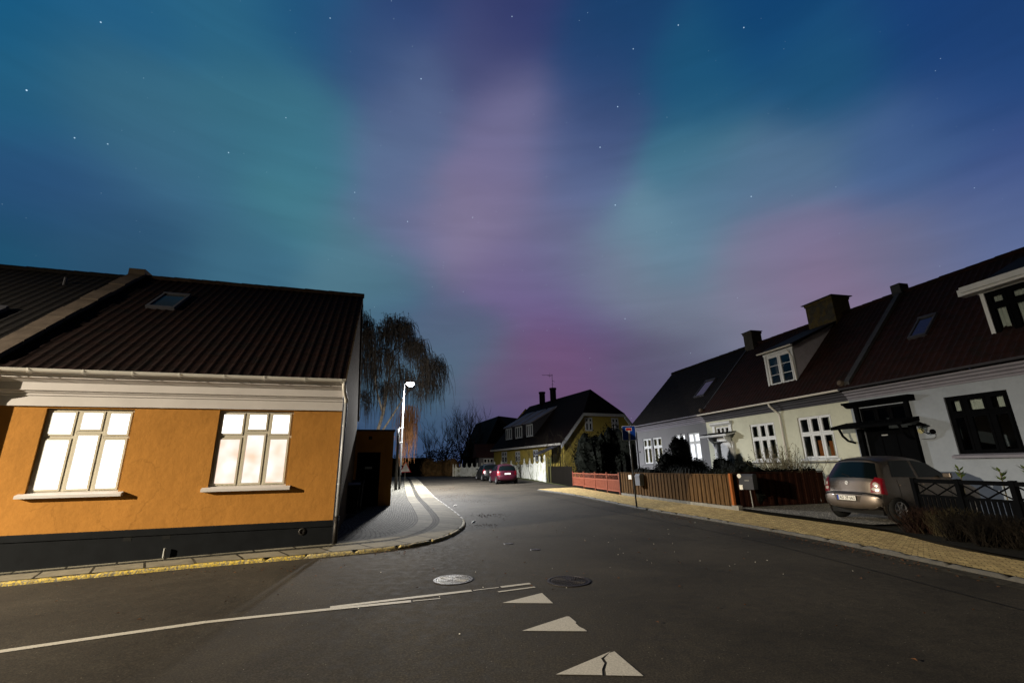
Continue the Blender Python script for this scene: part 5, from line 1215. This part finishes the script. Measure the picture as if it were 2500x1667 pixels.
    for sd in (-1, 1):
        sidepatch([(.62, 1.05), (1.38, 1.03), (1.42, 1.44), (.80, 1.43)], M['car_glass'], 'side_window', sd)
        sidepatch([(1.47, 1.03), (2.42, 1.01), (1.98, 1.36), (1.50, 1.44)], M['car_glass'], 'side_window', sd)
        w_ = .012
        for (ya_, yb2) in ((1.43, 1.43), (2.35, 2.35), (.72, .72)): sidepatch([(ya_-w_/2, .36), (ya_+w_/2, .36), (ya_+w_/2, .98), (ya_-w_/2, .98)], M['trim_black'], 'door_seam', sd, .003)
        mb = MB(); mb.obox((sd*(W/2+.09), 2.22*ys, 1.06*hs), (.09, 0, 0), (0, .04, 0), (0, 0, .06)); mb.build('wing_mirror', paint, t, bevel=.02)
        for hy in (1.55, .80): mb = MB(); mb.obox((sd*(W/2*.97+.012), hy*ys+.05, .86*hs), (.012, 0, 0), (0, .08, 0), (0, 0, .014)); mb.build('handle', paint, t)
        for wy in (.56, Lc-.68):
            xw = sd*(W/2-.095)
            mb = MB(); mb.lathe([(.001, 0), (.325, 0), (.325, .012), (.001, .012)], (sd*(Wz(wy, .35)+.002)-(.012 if sd > 0 else -.0), wy, .30), (1, 0, 0), 28); mb.build('wheel_arch', M['trim_black'], t)
            mb = MB(); mb.lathe([(.19, -.09), (.27, -.10), (.295, -.06), (.295, .06), (.27, .10), (.19, .09)], (xw+sd*.03, wy, .295), (1, 0, 0), 28); wh = mb.build('wheel', M['tyre'], t, smooth=True)
            mb = MB(); mb.lathe([(.195, .0), (.195, .075), (.18, .08), (.17, .03), (.001, .03)], (xw+sd*.04, wy, .295), (sd, 0, 0), 24)
            for k in range(6):
                a = 2*pi*k/6; mb.obox((xw+sd*.105, wy+.10*cos(a), .295+.10*sin(a)), (.010, 0, 0), (0, .085*cos(a), .085*sin(a)), (0, -.016*sin(a), .016*cos(a)))
            mb.build('rim', M['rim'], wh)
        # tail lamp wraps round the corner
        sA, sB = (.745, .985)
        mb = MB(); vs = []; n1, n2 = 8, 6
        for a in range(n1+1):
            u = a/n1; z = .705+.38*u
            l = sA+.02*u+(.10*(max(0, u-.55)/.45)); row = [shell(fz(z), sd*(l+(1-l)*c/n2), .010) for c in range(n2+1)]
            e = row[-1]; ext = .10*(1-.55*u)+.02
            row += [Vector((sd*(Wz(e.y+ext*c/4, e.z)+.010), e.y+ext*c/4, e.z-.02*c/4)) for c in range(1, 5)]
            vs += row
        m_ = n2+5
        mb.add(vs, [(a*m_+c, a*m_+c+1, (a+1)*m_+c+1, (a+1)*m_+c) for a in range(n1) for c in range(m_-1)])
        tl = mb.build('tail_light', M['tail_red'], t, smooth=True)
        if detail:
            for (zc, sc, rr_, rz2) in ((.905, .875, .058, .055), (.785, .865, .085, .042)):
                mb = MB(); vs = [shell(fz(zc), sd*sc, .018)]
                for k in range(20): a = 2*pi*k/20; vs.append(shell(fz(zc+rz2*sin(a)), sd*min(.99, sc+rr_*cos(a)*1.05), .014))
                mb.add(vs, [(0, 1+k, 1+(k+1) % 20) for k in range(20)]); mb.build('lamp_lens', M['tail_clear'], tl, smooth=True)
        mb = MB(); p = shell(iz(.62, True), sd*.72, .01); mb.obox(p, (.16, 0, 0), (0, .03, 0), (0, 0, .07)); mb.build('headlight', M['tail_clear'], t, bevel=.02)
    # windscreen
    iws0 = min(range(T//2, T), key=lambda i: abs(PP[i].x/ys-2.08)); iws1 = min(range(T//2, T), key=lambda i: abs(PP[i].x/ys-2.62))
    mb = MB(); vs = [shell(iws0+(iws1-iws0)*a/8, -.92+1.84*c/10, .006) for a in range(9) for c in range(11)]
    mb.add(vs, [(a*11+c, a*11+c+1, (a+1)*11+c+1, (a+1)*11+c) for a in range(8) for c in range(10)]); mb.build('windscreen', M['car_glass'], t, smooth=True)
    # seams, plate
    patch(lambda u: (-.985, .985), .682, .694, .004, M['trim_black'], 'bumper_seam', t, nz=1, ns=16)
    patch(lambda u: (-.60-.05*u, .60+.05*u), .262, .30, .004, M['trim_black'], 'lower_grille', t, nz=2)
    if detail: patch(lambda u: (-.62, .62), .315, .335, .012, paint, 'bumper_lip', t, nz=2)
    pz = .55 if detail else .80
    ry_ = shell(fz(pz), 0)
    if detail:
        patch(lambda u: (-.44-.10*u, .44+.10*u), .455, .655, .003, M['trim_black'] if not detail else mat('plate_recess_shade', (.085, .07, .06), .5), 'plate_recess_shade', t, nz=3)  # shade of the recess painted as a darker patch on the bumper
        patch(lambda u: (-.54, .54), .635, .662, .005, M['trim_black'], 'plate_recess_shadow', t, nz=1)
    yp = ry_.y-.022
    mb = MB(); mb.box(-.262, .262, yp, yp+.012, pz*hs-.062, pz*hs+.062); mb.build('plate_frame', M['trim_black'], t)
    mb = MB(); mb.box(-.25, .25, yp-.005, yp-.001, pz*hs-.055, pz*hs+.055); npn = mb.build('number_plate', M['plate'], t)
    if plate_text:
        mb = MB(); mb.box(-.25, -.21, yp-.0065, yp-.0055, pz*hs-.055, pz*hs+.055); mb.build('blue_strip', M['plate_blue'], npn)
        cu = bpy.data.curves.new('plate_text', 'FONT'); cu.body = plate_text; cu.size = .108; cu.extrude = .0006; cu.offset = .0012; cu.align_x = 'CENTER'; cu.align_y = 'CENTER'; cu.space_character = 1.0
        to = bpy.data.objects.new('tmp_text', cu); C.objects.link(to); bpy.context.view_layer.update()
        me = bpy.data.meshes.new_from_object(to.evaluated_get(bpy.context.evaluated_depsgraph_get())); bpy.data.objects.remove(to)
        xs_ = [v.co.x for v in me.vertices]; w0 = (max(xs_)-min(xs_)); sc = .42/w0
        for v in me.vertices: v.co = ((v.co.x-(max(xs_)+min(xs_))/2)*sc+.018, yp-.0075-v.co.z, v.co.y*1.0+pz*hs-.002)
        me.materials.clear(); me.materials.append(M['ink']); o = bpy.data.objects.new('plate_lettering', me); C.objects.link(o); o.parent = npn
        # emblem: angular chrome S
        e = shell(fz(.905), -.0, .012); mb = MB(); pts = [(-.05, .012), (.0, .05), (.05, .018), (.022, .0), (.0, .018), (-.012, .008), (.05, -.018), (.0, -.05), (-.05, -.018), (-.022, .0), (0, -.018), (.012, -.008)]
        for q in ((0, 1, 2, 3, 4, 5), (6, 7, 8, 9, 10, 11)): mb.add([(e.x-.02+pts[i][0], e.y-.004, e.z+pts[i][1]) for i in q]+[(e.x-.02+pts[i][0], e.y+.01, e.z+pts[i][1]) for i in q], [tuple(range(6)), tuple(range(11, 5, -1))])
        mb.add([(e.x-.02-.05, e.y-.004, e.z+.012), (e.x-.02-.02, e.y-.004, e.z+.005), (e.x-.02+.05, e.y-.004, e.z-.018), (e.x-.02+.02, e.y-.004, e.z-.005)], [(0, 1, 2, 3)])
        mb.build('emblem', M['chrome'], t)
        mb = MB(); c0 = shell(fz(1.06), .05, .012); c1 = shell(fz(1.12), -.25, .014); mb.tube([c0, c1], .010, 6); mb.build('rear_wiper', M['trim_black'], t)
    return t
car((8.50, 12.02, .17), RZ, 'taupe grey hatchback parked nose in on the gravel drive, rear towards the street', M['car_taupe'], 3.5, 1.62, 1.56, True, plate_text='AG 29 662')
gr = 'cars parked along the white fence'
car((-.52, 36.2, gz(0, 36)), AR+.02, 'dark wine red hatchback, nearer of the two cars by the white fence', M['car_red'], 3.6, 1.66, 1.52, False, gr)
car((-2.0, 42.0, gz(0, 42)), AR+.02, 'black car parked in front of the wine red one by the white fence', M['car_black'], 4.1, 1.72, 1.50, False, gr)

# ------------------------------------------------------------------ LIGHT
def point(name, loc, power, col, r=.12):
    d = bpy.data.lights.new(name, 'POINT'); d.energy = power; d.color = col; d.shadow_soft_size = r
    o = bpy.data.objects.new(name, d); C.objects.link(o); o.location = loc; return o
def spot(name, loc, target, power, col, angle, blend=1., r=.12):
    d = bpy.data.lights.new(name, 'SPOT'); d.energy = power; d.color = col; d.shadow_soft_size = r; d.spot_size = angle; d.spot_blend = blend
    o = bpy.data.objects.new(name, d); C.objects.link(o); o.location = loc; o.rotation_euler = (Vector(target)-Vector(loc)).to_track_quat('-Z', 'Y').to_euler(); return o
point('street_lamp_spill', (LX+.75, LY-.02, gz(LX, LY)+LH-.25), 1500, (1., .95, .88), .25)
spot('street_lamp_light', (LX+.60, LY-.02, gz(LX, LY)+LH-.20), (LX+1.7, LY-.05, 0), 22000, (.99, .98, .97), radians(165), .55, .30)
spot('near_street_lamp_light', (L1W[0]+.55, L1W[1]+.2, 8.26), (L1W[0]+1.55, L1W[1]+.72, -.4), 132000, (1., .87, .66), radians(170), .5)

# ------------------------------------------------------------------ SKY (night sky with aurora, by direction)
cR = cam.rotation_euler.to_matrix()
def pdir(x, y): return (cR @ Vector(((x-1250)/F_PX, -(y-833.5)/F_PX, -1))).normalized()
SK = """0 0 22 88 128|300 0 34 92 130|550 40 42 99 130|750 30 32 84 124|1000 20 42 66 112|1250 20 50 60 108|1500 20 24 62 105|1900 20 18 66 112|2300 20 24 62 115|2500 20 26 60 110
0 250 32 92 124|300 250 54 103 128|600 250 56 108 130|750 330 60 114 135|900 150 52 78 122|1000 250 88 104 140|1150 130 68 74 116|1250 300 110 108 145|1430 320 62 80 122|1450 170 40 70 115
1700 200 28 82 118|2000 200 30 82 120|2400 200 38 72 125|0 430 38 76 120|200 450 46 82 122|400 430 60 102 131|720 500 66 121 138|950 450 90 110 145|1200 480 118 111 146|1400 450 92 106 145
1700 400 66 116 140|1900 430 84 114 144|2200 400 70 98 142|2450 400 56 78 130|0 600 28 78 105|300 600 43 80 108|600 620 60 104 128|850 620 80 119 138|1100 560 130 120 150|1300 650 108 110 144
1550 560 100 134 154|1700 600 98 132 153|1900 620 122 112 145|2200 640 107 110 139|2450 580 92 108 150|950 750 70 98 125|1100 800 88 94 125|1250 700 112 94 138|1350 860 108 82 118|1450 780 98 80 128
1650 760 112 120 140|1600 880 90 87 112|1250 950 98 82 117|1090 950 74 106 122|1060 1060 54 74 108|1200 1080 58 62 104|2050 720 130 112 140|1830 690 122 122 144|1520 700 116 128 148|500 350 58 108 132|1350 730 106 92 136|1120 850 84 102 126|1400 915 110 80 116|1080 880 76 106 124|1200 930 106 88 117|905 690 78 120 135|1180 590 128 119 149|1330 565 104 106 140|1420 640 104 112 142|1470 700 112 122 143|1210 655 106 98 138|1500 875 92 82 112|1000 560 104 110 146|1750 480 84 112 140"""
pts_ = [tuple(float(v) for v in q.split()) for ln in SK.split('\n') for q in ln.split('|')]
w = bpy.data.worlds.new('World'); S.world = w; w.use_nodes = True; nt = w.node_tree; nt.nodes.clear()
N = nt.nodes.new; Lk = nt.links.new
out = N('ShaderNodeOutputWorld'); bg = N('ShaderNodeBackground'); Lk(bg.outputs[0], out.inputs[0])
tc = N('ShaderNodeTexCoord'); nv = N('ShaderNodeVectorMath'); nv.operation = 'NORMALIZE'
# wisps: shift the lookup direction a little with stretched noise
mp = N('ShaderNodeMapping'); mp.inputs['Scale'].default_value = (1.6, 1.6, 5.0); Lk(tc.outputs['Generated'], mp.inputs[0])
nz = N('ShaderNodeTexNoise'); nz.inputs['Scale'].default_value = 1.7; nz.inputs['Detail'].default_value = 4; nz.inputs['Roughness'].default_value = .5; Lk(mp.outputs[0], nz.inputs[0])
sb = N('ShaderNodeVectorMath'); sb.operation = 'SUBTRACT'; Lk(nz.outputs[1], sb.inputs[0]); sb.inputs[1].default_value = (.5, .5, .5)
ma = N('ShaderNodeVectorMath'); ma.operation = 'MULTIPLY_ADD'; Lk(sb.outputs[0], ma.inputs[0]); ma.inputs[1].default_value = (.09, .09, .09); Lk(tc.outputs['Generated'], ma.inputs[2]); Lk(ma.outputs[0], nv.inputs[0])
sig = .08; kk = 2/sig**2
accC = None; accW = None
def vmath(op, a, b=None, c=None, sc=None):
    n = N('ShaderNodeVectorMath'); n.operation = op
    for i, v in enumerate((a, b, c)):
        if v is None: continue
        if isinstance(v, (tuple, list)): n.inputs[i].default_value = v
        else: Lk(v, n.inputs[i])
    if sc is not None: Lk(sc, n.inputs[3])
    return n
def fmath(op, a, b=None, c=None):
    n = N('ShaderNodeMath'); n.operation = op
    for i, v in enumerate((a, b, c)):
        if v is None: continue
        if isinstance(v, (int, float)): n.inputs[i].default_value = v
        else: Lk(v, n.inputs[i])
    return n.outputs[0]
dflt = lin((4, 7, 12)); eps = 2e-3
for (x, y, r, g, b) in pts_:
    d = pdir(x, y); dt = vmath('DOT_PRODUCT', nv.outputs[0], tuple(d)).outputs['Value']
    e = fmath('EXPONENT', fmath('MULTIPLY_ADD', dt, kk, -kk))
    c = lin((r, g, b)); cv = vmath('MULTIPLY_ADD', (0, 0, 0), c, (0, 0, 0))
    s_ = N('ShaderNodeVectorMath'); s_.operation = 'SCALE'; s_.inputs[0].default_value = c; Lk(e, s_.inputs[3]); nt.nodes.remove(cv)
    accC = vmath('ADD', s_.outputs[0], accC if accC is not None else tuple(v*eps for v in dflt)).outputs[0]
    accW = fmath('ADD', e, accW if accW is not None else eps)
inv = fmath('DIVIDE', 1., accW); sky = N('ShaderNodeVectorMath'); sky.operation = 'SCALE'; Lk(accC, sky.inputs[0]); Lk(inv, sky.inputs[3])
# fine streak texture
mp2 = N('ShaderNodeMapping'); mp2.inputs['Scale'].default_value = (2, 2, 12); Lk(tc.outputs['Generated'], mp2.inputs[0])
n2 = N('ShaderNodeTexNoise'); n2.inputs['Scale'].default_value = 2.; n2.inputs['Detail'].default_value = 5; n2.inputs['Distortion'].default_value = .6; Lk(mp2.outputs[0], n2.inputs[0])
fm = fmath('MULTIPLY_ADD', n2.outputs[0], .26, .875)
sk2 = N('ShaderNodeVectorMath'); sk2.operation = 'SCALE'; Lk(sky.outputs[0], sk2.inputs[0]); Lk(fm, sk2.inputs[3])
# stars
vo = N('ShaderNodeTexVoronoi'); vo.inputs['Scale'].default_value = 75; Lk(tc.outputs['Generated'], vo.inputs[0])
sc_ = N('ShaderNodeSeparateColor'); Lk(vo.outputs['Color'], sc_.inputs[0])
br = fmath('POWER', sc_.outputs[0], 5.)
dd = fmath('MULTIPLY_ADD', vo.outputs['Distance'], -1/.065, 1.); dd = fmath('MAXIMUM', dd, 0.); dd = fmath('MULTIPLY', fmath('POWER', dd, 1.3), fmath('MULTIPLY', br, .7))
st_ = dd
for (x, y, s_) in ((1508,261,1.6),(1465,360,1.8),(1502,501,1.7),(1834,480,1.3),(1656,62,1.5),(1816,68,1.4),(1546,120,1.2),(1028,193,1.5),(246,55,1.6),(65,221,2.2),(182,337,1.4),(558,373,1.3),(995,541,1.2),(1250,41,1.),(806,45,1.1),(263,352,1.1),(1526,778,.9),(698,288,.8),(1154,531,.9),(866,470,.9)):
    d = pdir(x, y); dt = vmath('DISTANCE', tc.outputs['Generated'], tuple(d)).outputs['Value']
    q = fmath('MAXIMUM', fmath('MULTIPLY_ADD', dt, -1/.0013, 1.), 0.); st_ = fmath('MULTIPLY_ADD', q, s_*.68, st_)
sv = N('ShaderNodeVectorMath'); sv.operation = 'SCALE'; sv.inputs[0].default_value = (.62, .85, 1.); Lk(st_, sv.inputs[3])
fin = vmath('ADD', sk2.outputs[0], sv.outputs[0]); Lk(fin.outputs[0], bg.inputs[0]); bg.inputs[1].default_value = 1.

S.view_settings.view_transform = 'Standard'; S.view_settings.look = 'None'; S.view_settings.exposure = 0; S.view_settings.gamma = 1
S.cycles.sample_clamp_indirect = 4; S.cycles.max_bounces = 5; S.cycles.diffuse_bounces = 2; S.cycles.glossy_bounces = 2; S.cycles.transparent_max_bounces = 8
bpy.context.view_layer.update()
